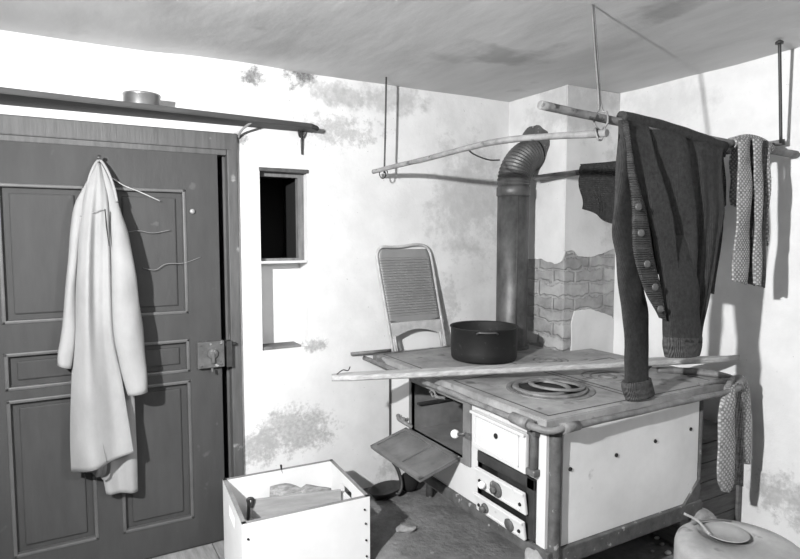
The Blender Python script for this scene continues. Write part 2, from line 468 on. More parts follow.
for i in range(N):
    for j in range(N):
        f = b.faces.new((cv[i][j], cv[i][j + 1], cv[i + 1][j + 1], cv[i + 1][j])); f.smooth = True
g = bmesh.ops.extrude_face_region(b, geom=b.faces[:])
for v in g['geom']:
    if isinstance(v, bmesh.types.BMVert): v.co.z = H + .3
struct('ceiling', b, M['ceiling'])
def floor_z(x, y):
    t = max(0, min(1, (x - .95) / .3)); t = t * t * (3 - 2 * t)
    return .10 * t
b = bm_(); NX, NY = 90, 80
fv = [[None] * (NY + 1) for _ in range(NX + 1)]
for i in range(NX + 1):
    for j in range(NY + 1):
        x = X0 - .1 + (X1 - X0 + .2) * i / NX; y = Y0 - .1 + (Y1 + .6 - Y0) * j / NY
        fv[i][j] = b.verts.new((x, y, floor_z(x, y) + (.006 * noise.noise(Vector((x * 6, y * 6, 0))) if x > 1 else 0)))
for i in range(NX):
    for j in range(NY):
        f = b.faces.new((fv[i][j], fv[i + 1][j], fv[i + 1][j + 1], fv[i][j + 1])); f.smooth = True
g = bmesh.ops.extrude_face_region(b, geom=b.faces[:])
for v in g['geom']:
    if isinstance(v, bmesh.types.BMVert): v.co.z = -.2
struct('floor', b, M['floor'])
# worn boards in front of the door
for k in range(5):
    b = bm_(); x = -.55 + k * .285
    add_box(b, (x, 1.6, -.01), (x + .28, 2.955, .008), .004)
    struct('floor_board', b, M['boards'])

# chimney block standing in the corner: brick core with a broken plaster skin
b = bm_(); cx0, cy0 = 2.48, 2.474
add_box(b, (cx0, cy0, .0), (X1 + .01, Y1 + .01, H + .01), .010)
chim = struct('chimney_wall', b, M['brick'])
def ragged(pts, step=.012, amp=.006):
    out = []
    for p, q in zip(pts[:-1], pts[1:]):
        n = max(1, int(math.hypot(q[0] - p[0], q[1] - p[1]) / step))
        for k in range(n):
            t = k / n; x, z = p[0] + (q[0] - p[0]) * t, p[1] + (q[1] - p[1]) * t
            out.append((x, z + amp * noise.noise(Vector((x * 40, z * 40, 1)))))
    return out + [pts[-1]]
def fx(px, py): p = at(px, py, 'Y', cy0); return (p.x, p.z)
def fy(px, py): p = at(px, py, 'X', cx0); return (p.y, p.z)
SK = .007
b = bm_()
edge = ragged([(cx0 - SK, fx(568, 251)[1])] + [fx(*q) for q in ((572, 250), (578, 256), (590, 257), (601, 254), (612, 249), (622, 247))] + [(X1, 1.47)])
add_prism(b, edge + [(X1, H), (cx0 - SK, H)], cy0 - SK, cy0 + .002, to=lambda a, c, z: (a, z, c))
struct('plaster_skin', b, M['chimney'], chim)
b = bm_()
edge = ragged([(Y1, 1.40)] + [fy(*q) for q in ((535, 259), (542, 259), (549, 262), (557, 264), (563, 261), (566, 252))] + [(cy0 + .001, fx(568, 251)[1])])
add_prism(b, edge + [(cy0 + .001, H), (Y1, H)], cx0 - SK, cx0 + .002, to=lambda a, c, z: (z, a, c))
struct('plaster_skin', b, M['chimney'], chim)
b = bm_()
edge = ragged([fx(571, 345), fx(571, 322), fx(574, 311), fx(589, 309), fx(603, 313), fx(611, 316), fx(617, 328), fx(622, 344), (X1, .86)], amp=.004)
add_prism(b, edge + [(X1, .5), (cx0, .5)], cy0 - SK * .8, cy0 + .002, to=lambda a, c, z: (a, z, c))
struct('plaster_skin', b, M['chimney'], chim)

# ------------------------------------------------------------------ window niche and its frame
nx0, nx1, nz0, nz1 = .865, 1.115, 1.41, 1.885
fr = bm_(); add_plate(fr, 'Y', Y1 + .05, Y1 + .09, (nx0 + .001, nx1 - .0), (nz0 + .003, nz1 - .001), [(nx0 + .004, nx1 - .030, nz0 + .02, nz1 - .03)])
w1 = struct('window_1', fr, mat('niche_wood', .16, .8, .35, 6, (6, 6, 1), bump=.4))
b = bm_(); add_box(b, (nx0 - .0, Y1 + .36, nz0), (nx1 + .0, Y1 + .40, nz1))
add_box(b, (nx1 - .01, Y1 + .092, nz0), (nx1 + .004, Y1 + .38, nz1)); add_box(b, (nx0 - .003, Y1 + .092, nz0), (nx0 + .01, Y1 + .38, nz1)); add_box(b, (nx0, Y1 + .092, nz0), (nx1, Y1 + .38, nz0 + .012)); add_box(b, (nx0, Y1 + .092, nz1 - .012), (nx1, Y1 + .38, nz1 + .003)); struct('niche_shade_liner', b, M['black'], w1)  # black liner paints the deep shade inside the niche opening
b = bm_(); add_box(b, (nx0 - .004, Y1 - .006, nz1 - .010), (nx1 + .012, Y1 + .06, nz1 + .010), .004); struct('lintel', b, M['frame'], w1)
b = bm_(); add_box(b, (nx0, Y1 + .0, nz0 - .004), (nx1 - .002, Y1 + .13, nz0 + .008), .003); struct('sill', b, M['wall'], w1)

# ------------------------------------------------------------------ door: frame, leaf, lock
d = bm_()
add_box(d, (.70, Y1 - .022, 0), (.752, Y1 + .12, 2.045), .006)
add_box(d, (DL, Y1 - .022, 0), (DL + .05, Y1 + .12, 2.045), .006)
add_box(d, (DL, Y1 - .024, 1.965), (.752, Y1 + .12, 2.048), .006)
add_box(d, (.688, Y1 + .03, 0), (.71, Y1 + .12, 2.0))
add_box(d, (DL, Y1 - .014, 1.94), (.70, Y1 + .12, 1.97), .004)
frame = struct('door_1', d, M['frame'])
leaf_b = bm_()
lx0, lx1, lz1 = -.355, .655, 1.94
pan = []
cols = [(-.245, .085), (.185, .505)]; rows = [(.155, .85), (.89, 1.052), (1.175, 1.768)]
holes = [(c0, c1, r0, r1) for (c0, c1) in cols for (r0, r1) in rows]
add_plate(leaf_b, 'Y', Y1 - .01, Y1 + .035, (lx0, lx1), (.008, lz1), holes)
leaf = struct('door_leaf', leaf_b, M['door'], frame)
for (c0, c1, r0, r1) in holes:
    pb = bm_()
    # sunk panel with a raised field
    y0 = Y1 + .012
    add_box(pb, (c0 - .005, y0, r0 - .005), (c1 + .005, y0 + .012, r1 + .005))
    add_box(pb, (c0 + .045, y0 - .009, r0 + .04), (c1 - .045, y0 + .004, r1 - .04), .006)
    pn = struct('door_panel', pb, M['door'], leaf)
    mb = bm_(); w = .016
    for (a, e, s, t) in ((c0, c1, r0, r0 + w), (c0, c1, r1 - w, r1)):
        add_box(mb, (a, Y1 - .014, s), (e, Y1 + .014, t), .005)
    for (a, e) in ((c0, c0 + w), (c1 - w, c1)):
        add_box(mb, (a, Y1 - .014, r0), (e, Y1 + .014, r1), .005)
    struct('panel_moulding', mb, M['door_edge'], pn)
# black sheet standing for the shade in the gap behind the leaf edge
b = bm_(); add_box(b, (lx0 - .1, Y1 + .14, 0), (.752, Y1 + .2, 2.05)); struct('door_gap_shade', b, M['black'], frame)
# rim lock
b = bm_(); add_box(b, (.535, Y1 - .045, .905), (.662, Y1 - .008, 1.035), .004)
for (x, z) in ((.55, .92), (.55, 1.02), (.645, .92), (.645, 1.02)): disc(b, (x, Y1 - .045, z), (0, -1, 0), .006, .004, seg=10)
lk = struct('door_lock', b, M['rust'], leaf)
b = bm_(); disc(b, (.605, Y1 - .045, .975), (0, -1, 0), .026, .010); add_box(b, (.598, Y1 - .062, .93), (.612, Y1 - .05, .98), .003)
add_tube(b, [(.60, Y1 - .05, .905), (.60, Y1 - .055, .885)], .006, 8)
struct('escutcheon', b, M['rust'], lk)
b = bm_(); add_box(b, (.672, Y1 - .05, .90), (.70, Y1 - .0, 1.03), .003); add_tube(b, [(.67, Y1 - .03, 1.012), (.722, Y1 - .035, 1.012)], .009, 8)
struct('door_keeper', b, M['iron'], frame)
b = bm_(); disc(b, (.532, Y1 - .01, 1.665), (0, -1, 0), .012, .012, seg=14); struct('door_knob', b, M['zinc'], leaf)

# ------------------------------------------------------------------ long shelf above the door
st = thing('wall_shelf', 'long dark wooden shelf board running above the door', 'shelf', (.3, 2.9, 2.09))
b = bm_()
sl = add_prism(b, [(X0 + .9, 2.66), (1.10, 2.84), (1.16, 2.90), (1.15, 2.97), (X0 + .9, 2.97)], 2.088, 2.112, bev=.004)
obj('board', b, M['darkwood'], st)
b = bm_(); add_tube(b, crom([(.76, 2.965, 2.03), (.765, 2.92, 2.06), (.80, 2.85, 2.095)]), .006, 8); obj('support_wire', b, M['zinc'], st)
b = bm_(); add_tube(b, [(1.085, 2.955, 2.09), (1.087, 2.958, 1.97)], [.007, .004], 8); add_tube(b, crom([(1.065, 2.95, 2.088), (1.075, 2.955, 2.06), (1.095, 2.955, 2.06), (1.10, 2.95, 2.088)]), .004, 6)
obj('bracket', b, M['wire'], st)
tn = bm_()
tc_ = Vector((.315, 2.86, 2.112)); add_lathe(tn, [(.074, 0), (.076, .003), (.076, .045), (.078, .047), (.078, .055), (.070, .055), (.068, .050), (.001, .050)], tc_, 40, caps=(True, False))
tag(obj('round_tin', tn, M['tin'], loc=tc_), 'small round tin standing on the shelf above the door', 'tin')

# ------------------------------------------------------------------ coat on the door
ct = thing('hanging_coat', 'long pale cloth coat hanging by its collar from a nail on the door', 'coat', (.1, 2.93, 1.87))
def pl(pts, y): return [at(x, z, 'Y', (y[i] if isinstance(y, (list, tuple)) else y)) for i, (x, z) in enumerate(pts)]
def coatfold(u, v):
    k = min(1, v * 3)
    return k * (.022 * math.sin(u * 8 + .6 - v * 1.5) + .006 * (1 - v) * math.sin(u * 21 + v * 2) + .035 * math.sin(PI * u)) + .02 * math.sin(PI * u)
b = bm_()
add_cloth(b, pl([(94, 163), (84, 195), (78, 240), (75, 310), (72, 365), (70, 430), (71, 473)], [2.92, 2.87, 2.86, 2.86, 2.86, 2.86, 2.86]),
          pl([(101, 163), (108, 200), (110, 250), (113, 330), (122, 380), (130, 430), (133.5, 451)], [2.92, 2.86, 2.84, 2.84, 2.84, 2.84, 2.84]), coatfold, 60, 70, .005, wr=.012)
obj('coat_body', b, M['coat'], ct)
b = bm_()
add_cloth(b, pl([(92, 300), (94, 400), (100, 460), (106, 493)], 2.91), pl([(132, 300), (134.5, 395), (137, 452), (138, 491)], 2.90),
          lambda u, v: .014 * math.sin(u * 8 + 1) + .02 * math.sin(PI * u), 40, 50, .005, wr=.01)
obj('coat_back', b, M['coat'], ct)
b = bm_()
add_cloth(b, pl([(82, 440), (82, 468), (86, 471)], 2.90), pl([(112, 440), (110, 474), (104, 480)], 2.88), lambda u, v: .012 * math.sin(u * 14), 30, 16, .004)
obj('coat_lining', b, M['coat_in'], ct)
b = bm_()
add_flattube(b, pl([(96, 164), (83, 188), (72.5, 212), (67, 270), (61.5, 330), (57.5, 353), (57, 365)], [2.92, 2.9, 2.885, 2.875, 2.87, 2.87, 2.87]),
             pl([(98, 166), (92, 200), (82, 230), (77, 270), (75.5, 330), (73, 355), (71, 368)], [2.915, 2.89, 2.875, 2.87, 2.87, 2.87, 2.87]), lambda v: .004 + .03 * min(1, v * 3), 50, 20, wr=.010)
obj('sleeve', b, M['coat'], ct)
b = bm_()
add_flattube(b, pl([(99, 164), (103, 190), (106, 214), (110, 262), (113, 330), (119, 362), (127.5, 395)], [2.92, 2.88, 2.86, 2.84, 2.82, 2.82, 2.82]),
             pl([(101, 164), (112, 185), (121, 211), (130, 240), (139, 300), (143.5, 330), (147.5, 391)], [2.92, 2.88, 2.86, 2.84, 2.83, 2.83, 2.83]), lambda v: .004 + .035 * min(1, v * 3), 60, 24, wr=.012)
obj('sleeve', b, M['coat'], ct)
b = bm_()
add_tube(b, crom(pl([(87, 190), (90, 176), (96, 163), (101, 161), (108, 172), (114, 188), (117, 202)], [2.88, 2.89, 2.91, 2.92, 2.90, 2.87, 2.85])), .006, 10)
add_tube(b, crom(pl([(80, 216), (92, 213), (103, 209)], [2.85, 2.82, 2.81])), .002, 6)
obj('collar', b, M['coat'], ct)
b = bm_(); add_tube(b, crom(pl([(82, 300), (86, 340), (94, 395), (102, 440), (107, 462)], [2.823, 2.815, 2.808, 2.80, 2.80])), .0016, 6); obj('seam', b, M['coat_in'], ct)
b = bm_(); add_tube(b, pl([(105, 209), (106.5, 226), (109, 246)], 2.795), [.005, .007, .003], 8, flat=.4); obj('opening_shade', b, M['black'], ct)  # black strip painted as the shade inside the coat opening
b = bm_(); add_tube(b, crom([at(97, 163, 'Y', 2.958), at(98, 160, 'Y', 2.925), at(99, 157, 'Y', 2.905)]), .005, 8); disc(b, at(99, 157, 'Y', 2.905), (0, -1, .3), .009, .004, seg=12)
tag(obj('coat_nail', b, M['wire'], loc=at(97, 163, 'Y', 2.958)), 'iron nail in the door carrying the pale coat', 'nail')
b = bm_(); add_tube(b, crom(pl([(112, 178), (125, 186), (140, 192), (160, 201)], [2.93, 2.945, 2.95, 2.953])), .0025, 6)
tag(obj('loose_string', b, M['zinc_frame'], loc=at(112, 178, 'Y', 2.95)), 'pale loose string running down from the coat collar over the upper door panel', 'string')

for pts, lab in (([(128, 232), (140, 231), (153, 233), (170, 230)], 'thin pale thread across the upper door panel, close to the coat shoulder'),
                 ([(143, 268), (155, 270), (166, 264), (184, 263), (201, 257)], 'thin pale thread with a bend, lowest of those across the upper door panel')):
    b = bm_(); add_tube(b, crom(pl(pts, 2.955)), .0018, 6); tag(obj('loose_string', b, M['frame_line'], loc=at(*pts[0], 'Y', 2.955)), lab, 'string')
# ------------------------------------------------------------------ stove
SX, SY = 1.5, 1.55; ZT = .88
sv = thing('kitchen_range', 'old white enamelled cooking range on legs with its oven door open', 'stove', (2.0, 2.1, .1))
b = bm_()
add_prism(b, [(1.495, 1.562), (2.70, 1.572), (2.70, 2.462), (2.468, 2.462), (2.468, 2.955), (1.495, 2.955)], .848, ZT, bev=.004)
top = obj('top_plate', b, M['iron_top'], sv)
# seams and rims on the top plate
b = bm_()
for (x0, x1, y0, y1) in ((1.54, 2.03, 1.60, 2.22), (2.06, 2.58, 1.60, 2.22), (1.54, 2.03, 2.30, 2.92)):
    for (lo, hi) in (((x0, y0), (x1, y0 + .005)), ((x0, y1 - .005), (x1, y1)), ((x0, y0), (x0 + .005, y1)), ((x1 - .005, y0), (x1, y1))):
        add_box(b, (lo[0], lo[1], ZT - .001), (hi[0], hi[1], ZT + .0012))
obj('plate_rim', b, M['iron'], top)
def ring(c, r0, r1, h=.008, z=ZT, m='ring', mtx=None, par=top, nm='cooking_ring'):
    b = bm_(); add_lathe(b, [(r0, 0), (r0, h * .7), (r0 + .004, h), (r1 - .004, h), (r1, h * .7), (r1, 0), (r0, 0)], (c[0], c[1], z), 56, mtx=mtx)
    return obj(nm, b, M[m], par)
b = bm_(); add_lathe(b, [(.0005, .002), (.138, .002), (.138, 0)], (1.825, 1.89, ZT), 48); obj('fire_hole', b, M['black'], top)  # flat black disc painted as the dark of the open hole
ring((1.825, 1.89), .135, .160, .012); ring((1.825, 1.89), .166, .190, .004)
ring((1.85, 1.875), .100, .122, .010, ZT + .012, mtx=rotm('Y', 4) @ rotm('X', -2))
ring((1.79, 1.905), .104, .126, .010, ZT + .004)
for (c, rr) in (((2.22, 1.92), (.04, .08, .12)), ((2.25, 2.33), (.03, .06, .09)), ((2.02, 2.56), (.06, .12))):
    for q in rr: ring(c, q - .005, q + .004, .0035)
    b = bm_(); add_lathe(b, [(.0005, .004), (rr[0] * .6, .004), (rr[0] * .7, 0)], (c[0], c[1], ZT), 32); obj('ring_cap', b, M['iron_top'], top)
# rail around the plate
b = bm_()
rz = .862
rp = [(1.44, 2.955, rz)] + [(1.445 + .006 * noise.noise(Vector((0, y, 4))), y, rz) for y in (2.6, 2.2, 1.9, 1.66)] + [(1.45, 1.58, rz - .004), (1.472, 1.525, rz - .006), (1.53, 1.506, rz)] + [(x, 1.506 + (x - 1.5) * .012, rz) for x in (1.7, 2.0, 2.3, 2.55)] + [(2.62, 1.52, rz + .01)]
add_tube(b, crom(rp, 6), .0125, 12, wob=.2)
add_tube(b, [(1.452, 1.70, rz), (1.448, 1.60, rz)], [.021, .023], 12); add_tube(b, [(1.52, 1.508, rz), (1.60, 1.508, rz)], [.020, .017], 12)
rail = obj('rail', b, M['rail'], sv)
b = bm_(); add_tube(b, crom([(2.50, 1.86, .89), (2.60, 1.76, .895), (2.655, 1.64, .895), (2.665, 1.545, .88)]), .016, 12, wob=.3)
add_tube(b, crom([(2.45, 1.60, .885), (2.56, 1.58, .89), (2.665, 1.55, .885)]), .012, 10, wob=.3)
bmesh.ops.create_icosphere(b, subdivisions=3, radius=.030, matrix=Matrix.Translation((2.66, 1.55, .885)))
obj('rail_bracket', b, M['rail'], sv)
b = bm_(); add_tube(b, [(1.36, 2.955, .893), (1.60, 2.935, .893)], .010, 10); obj('rail_stub', b, M['rail'], sv)
# front plate (faces -X)
b = bm_(); add_plate(b, 'X', SX, SX + .015, (1.566, 2.75), (.385, .848), [(2.06, 2.53, .565, .812), (1.612, 1.965, .40, .640)])
fp = obj('front_panel', b, M['enamel'], sv)
b = bm_(); add_box(b, (SX - .004, 2.745, .34), (SX + .02, 2.765, .85)); obj('edge_strip', b, M['iron'], sv)
# side plate (faces -Y), rounded lower right corner
poly = [(1.565, .392), (2.295, .392)] + [(2.295 + .08 * math.sin(t), .472 - .08 * math.cos(t)) for t in [PI / 2 * k / 6 for k in range(1, 7)]] + [(2.375, .848), (1.565, .848)]
b = bm_(); add_prism(b, poly, SY, SY + .015, to=lambda a, c, z: (a, z, c), bev=.003)
sp = obj('side_panel', b, M['enamel_side'], sv)
for (px, py) in ((570, 469), (616, 455), (655, 441), (690.5, 429)):
    p = at(px, py, 'Y', SY); b = bm_(); disc(b, p, (0, -1, 0), .008, .005, seg=14); obj('bolt', b, M['black'], sp)
b = bm_(); add_box(b, (1.515, 1.57, .40), (1.53, 2.75, .4)); b.free()
# inside carcass
b = bm_(); add_plate(b, 'X', 2.35, 2.37, (1.56, 2.75), (.35, .85), []); add_box(b, (1.52, 2.735, .35), (2.36, 2.75, .85)); add_box(b, (1.52, 1.566, .345), (2.36, 2.75, .36)); obj('carcass', b, M['iron'], sv)
# frames and legs
b = bm_(); add_box(b, (1.485, 1.535, .325), (2.40, 1.575, .392), .006); add_prism(b, [(2.28, .39), (2.385, .39), (2.385, .49)], 1.540, 1.558, to=lambda a, c, z: (a, z, c)); obj('base_frame', b, M['rust'], sv)
b = bm_(); add_box(b, (1.482, 1.56, .345), (1.52, 2.76, .392), .006); obj('base_frame', b, M['rust'], sv)
b = bm_(); add_tube(b, [(1.530, 1.550, z) for z in (.09, .2, .35, .5, .65, .80, .85)], [.030, .026, .024, .023, .023, .023, .024], 18, wob=.12); obj('leg', b, M['rust'], sv)
for (x, y, r) in ((2.392, 1.562, .016), (1.72, 2.70, .02), (2.38, 2.72, .022)):
    b = bm_(); add_tube(b, [(x, y, .09), (x, y, .35), (x, y, .85)], [r * 1.2, r, r], 14, wob=.15); obj('leg', b, M['rust'], sv)
b = bm_()
bmesh.ops.create_icosphere(b, subdivisions=3, radius=.06, matrix=Matrix.Translation((2.395, 1.53, .30)))
for v in b.verts: v.co += v.co.normalized() * .025 * noise.noise(v.co * 22); v.co.z = .31 + (v.co.z - .31) * .8
obj('foot_block', b, M['stone'], sv)
b = bm_()
bmesh.ops.create_icosphere(b, subdivisions=3, radius=.05, matrix=Matrix.Translation((1.49, 1.60, .345)) @ Matrix.Diagonal((.7, 1, .8, 1)))
for v in b.verts: v.co += Vector((.02, .02, .02)) * noise.noise(v.co * 22)
obj('foot_block', b, M['stone'], sv)
# oven cavity with its open door
b = bm_(); o0, o1, p0, p1, dx = 2.075, 2.53, .565, .812, .42
add_box(b, (SX - .010, o0 - .055, p0 - .02), (SX + .02, o0, p1 + .02), .003); add_box(b, (SX - .006, o1, p0 - .02), (SX + .02, o1 + .02, p1 + .02), .003)
add_box(b, (SX - .006, o0 - .03, p1), (SX + .02, o1 + .02, p1 + .024), .003); add_box(b, (SX - .006, o0 - .03, p0 - .024), (SX + .02, o1 + .02, p0), .003)
add_box(b, (SX, o0 - .012, p0), (SX + dx, o0, p1)); add_box(b, (SX, o1, p0), (SX + dx, o1 + .012, p1)); add_box(b, (SX, o0, p1), (SX + dx, o1, p1 + .01)); add_box(b, (SX + dx, o0 - .01, p0 - .01), (SX + dx + .01, o1 + .01, p1 + .01))
add_box(b, (SX, o0, p0 - .01), (SX + dx, o1, p0))
ov = obj('oven', b, mat('oven_iron', .15, .6, .3, 8, bump=.3), sv)
b = bm_()
for y in (o0, o1 - .02): add_box(b, (SX + .03, y, .69), (SX + dx, y + .02, .70))
add_box(b, (SX + dx - .02, o0, .69), (SX + dx, o1, .70)); obj('oven_ledge', b, M['iron'], ov)
hx, hz = SX - .012, .563; L_ = .215; ang = math.radians(196)
ex, ez = math.cos(ang), math.sin(ang)
def dd(a, y, n=0.0): return (hx + a * ex + n * ez * -1 * -1, y, hz + a * ez + n * -ex)
mt = Matrix(((ex, 0, -ez * -1, hx), (0, 1, 0, 0), (ez, 0, -ex, hz), (0, 0, 0, 1)))
b = bm_(); q0, q1 = 2.095, 2.565
add_box(b, (0, q0, -.012), (L_, q1, 0), .004, mt)
for (lo, hi) in (((0, q0), (L_, q0 + .022)), ((0, q1 - .022), (L_, q1)), ((0, q0), (.02, q1)), ((L_ - .026, q0), (L_, q1)), ((0, 2.29), (L_, 2.305))):
    add_box(b, (lo[0], lo[1], -.001), (hi[0], hi[1], .007), .003, mt)
od = obj('oven_door', b, mat('door_iron', .125, .55, .3, 9, bump=.3, spots=(.09, .62, 12)), sv)
b = bm_()
for y in (2.12, 2.50):
    b = bm_(); add_tube(b, [(SX - .012, y - .025, .560), (SX - .012, y + .025, .560)], .010, 10); obj('hinge', b, M['rust'], od)
b = bm_(); p = at(455, 434, 'X', SX - .035); bmesh.ops.create_icosphere(b, subdivisions=3, radius=.020, matrix=Matrix.Translation(p)); 
for f in b.faces: f.smooth = True
obj('oven_knob', b, M['white'], sv)['label'] = 'white porcelain knob'
b = bm_(); add_tube(b, [p, p + Vector((.012, -.05, .012)), (SX, 2.05, p.z + .01)], .007, 10); add_box(b, (SX - .03, 1.99, p.z + .0), (SX, 2.03, p.z + .02), .003); obj('knob_arm', b, M['rust'], sv)
b = bm_()
p = at(403, 420, 'X', SX - .03)
bmesh.ops.create_icosphere(b, subdivisions=2, radius=.016, matrix=Matrix.Translation(p)); add_tube(b, crom([p + Vector((.0, .05, .008)), p + Vector((-.012, .02, .0)), p + Vector((0, -.02, -.01)), (SX, p.y - .04, p.z - .03)]), .010, 10)
bmesh.ops.create_icosphere(b, subdivisions=2, radius=.012, matrix=Matrix.Translation(p + Vector((0, .05, .008)))); add_tube(b, [p, (SX, p.y, p.z)], .008, 8)
obj('latch', b, M['rail'], sv)
b = bm_(); p = at(433, 394, 'X', SX - .03)
add_tube(b, [p + Vector((0, .025 * math.cos(t) * (1 - t * .08), .018 * math.sin(t) * (1 - t * .08))) for t in [k * .35 for k in range(20)]], .005, 8); add_tube(b, crom([p + Vector((0, -.02, .0)), p + Vector((0, -.04, -.006)), (SX, p.y - .055, p.z - .01)]), .008, 8)
obj('scroll_hook', b, M['rail'], sv)
# small fire door
b = bm_(); y0, y1, z0, z1 = 1.640, 1.990, .655, .812
mf = Matrix.Translation((SX - .004, 2.0, 0)) @ rotm('Z', -1.5) @ Matrix.Translation((0, -2.0, 0))
add_box(b, (-.020, y0, z0), (0, y1, z1), .006, mf)
for (ya, yb, za, zb) in ((y0 + .035, y1 - .03, z0 + .018, z0 + .024), (y0 + .035, y1 - .03, z1 - .024, z1 - .018), (y0 + .035, y0 + .041, z0 + .018, z1 - .018), (y1 - .036, y1 - .03, z0 + .018, z1 - .018)):
    add_box(b, (-.026, ya, za), (-.018, yb, zb), .0015, mf)
add_box(b, (-.032, y0, z1 - .012), (-.018, y1, z1), .004, mf)
fd = obj('fire_door', b, M['enamel'], sv)
p = at(496, 436, 'X', SX - .03); b = bm_(); disc(b, p, (-1, 0, 0), .011, .005, seg=16); obj('peephole', b, M['black'], fd)
b = bm_(); add_tube(b, [(SX - .02, 1.612, .668), (SX - .02, 1.612, .83)], .013, 12, wob=.3); add_box(b, (SX - .034, 1.594, .66), (SX, 1.64, .685), .005); add_box(b, (SX - .03, 1.597, .81), (SX, 1.64, .83), .005); obj('hinge_post', b, M['rust'], sv)
# lower opening with two ash doors
b = bm_(); l0, l1, m0, m1 = 1.612, 1.965, .40, .64
add_box(b, (SX - .012, l0, m1 - .045), (SX + .02, l1, m1), .004); add_box(b, (SX - .012, l0, m0), (SX + .02, l0 + .045, m1), .004); add_box(b, (SX + .10, l0, m0 - .01), (SX + .11, l1, m1)); add_box(b, (SX, l1, m0), (SX + .1, l1 + .01, m1)); add_box(b, (SX, l0, m0 - .012), (SX + .1, l1, m0))
obj('ash_frame', b, M['iron'], sv)
for k, (za, zb, tip) in enumerate(((.500, .590, .024), (.402, .478, .030))):
    b = bm_(); ma = Matrix.Translation((SX - .004 - tip * .6, 0, za)) @ rotm('Y', -9) 
    ya, yb, hh = 1.635, 1.935, zb - za
    add_box(b, (-.014, ya, 0), (0, yb, hh), .005, ma)
    add_box(b, (-.020, ya, hh - .012), (-.010, yb, hh), .003, ma); add_box(b, (-.018, ya + .03, .012), (-.012, yb - .03, .016), .001, ma)
    ad = obj('ash_door', b, M['enamel'], sv)
    b = bm_()
    c = ma @ Vector((-.014, 1.80 if k == 0 else 1.865, hh * .5)); nrm = (ma.to_3x3() @ Vector((-1, 0, 0)))
    disc(b, c, nrm, .034 if k == 0 else .020, .010); disc(b, c + nrm * .008, nrm, .014, .018)
    obj('vent_disc', b, M['rust'], ad)
    b = bm_(); c = ma @ Vector((-.014, 1.875 if k == 0 else 1.715, hh * .42))
    if k == 0: bmesh.ops.create_icosphere(b, subdivisions=2, radius=.016, matrix=Matrix.Translation(c + nrm * .018)); add_tube(b, [c, c + nrm * .02], .007, 8)
    else: disc(b, c, nrm, .026, .010, seg=8)
    obj('ash_knob', b, M['white'] if k == 0 else M['rust'], ad)
    for yy in (1.66, 1.91):
        b = bm_(); disc(b, ma @ Vector((-.014, yy, hh * .42)), nrm, .007, .006, seg=12); obj('bolt', b, M['black'], ad)
    b = bm_(); add_box(b, (SX + .0, ya + .02, za + .005), (SX + .09, yb - .02, za + .012)); obj('ash_tray', b, M['iron'], ad)

# plank box between the range and the right wall
wb = thing('plank_box', 'dark wooden plank box between the range and the right wall', 'box', (2.66, 1.9, .1))
for k in range(5):
    b = bm_(); z = .10 + k * .094
    add_box(b, (2.43, 1.66, z), (2.885, 1.685, z + .090), .004); add_box(b, (2.43, 1.685, z), (2.45, 2.40, z + .090), .003); obj('plank', b, M['plankside'], wb)
b = bm_(); add_box(b, (2.43, 1.66, .572), (2.885, 2.40, .59), .003); obj('lid', b, M['plankside'], wb)
b = bm_(); add_box(b, (2.86, 1.645, .10), (2.888, 1.66, .57), .003); obj('corner_batten', b, M['plankside'], wb)

# ------------------------------------------------------------------ stove pipe
pp = thing('stove_pipe', 'dark sheet iron stove pipe with a pleated elbow entering the chimney', 'stove pipe', (2.33, 2.72, ZT))
PX, PY, PR = 2.305, 2.72, .092
b = bm_(); add_lathe(b, [(PR, 0), (PR, .97), (PR * .97, .97)], (PX, PY, ZT), 48); obj('pipe', b, M['pipe'], pp)
b = bm_(); add_lathe(b, [(PR + .002, 0), (PR + .006, .003), (PR + .006, .05), (PR, .055)], (PX, PY, ZT + .90), 48); add_lathe(b, [(PR + .012, 0), (PR + .012, .012), (PR, .016)], (PX, PY, ZT), 48); add_tube(b, [(PX + (PR + .002) * math.cos(4.3), PY + (PR + .002) * math.sin(4.3), z) for z in (ZT + .02, ZT + .9)], .003, 6); obj('collar', b, M['pipe'], pp)
b = bm_(); BR = .195; n = 96; rings = []; cxx = PX + BR; zz = ZT + .965
for i in range(n + 1):
    t = math.radians(76) * i / n; r = PR * (1.0 + .06 * (1 - abs(((i / 6.0) % 1) * 2 - 1)))
    c = Vector((cxx - BR * math.cos(t), PY, zz + BR * math.sin(t))); a = Vector((-math.cos(t), 0, math.sin(t))); rings.append([b.verts.new(c + (a * math.cos(2 * PI * k / 40) + Vector((0, 1, 0)) * math.sin(2 * PI * k / 40)) * r) for k in range(40)])
for i in range(n):
    for k in range(40): f = b.faces.new((rings[i][k], rings[i][(k + 1) % 40], rings[i + 1][(k + 1) % 40], rings[i + 1][k])); f.smooth = False
obj('elbow', b, M['pipe'], pp)
# broken plaster and soot around the flue hole
b = bm_(); mt = frame_to((2.4725, PY + .01, zz + BR + .035), (-1, 0, 0))
vs = []
for k in range(40):
    a = 2 * PI * k / 40; r = .130 + .045 * noise.noise(Vector((math.cos(a) * 2, math.sin(a) * 2, 5)))
    vs.append((r * math.cos(a), r * math.sin(a)))
add_prism(b, vs, 0, .004, to=lambda x, y, z: tuple(mt @ Vector((x, y, z)))); obj('flue_rim', b, M['rust'], pp)
b = bm_(); add_tube(b, crom([at(555, 149, 'Y', 2.66), at(561, 153, 'Y', 2.6), at(568, 149, 'Y', 2.55), at(572, 150, 'Y', 2.52)]), .003, 6)
obj('wire_end', b, M['wire'], pp)

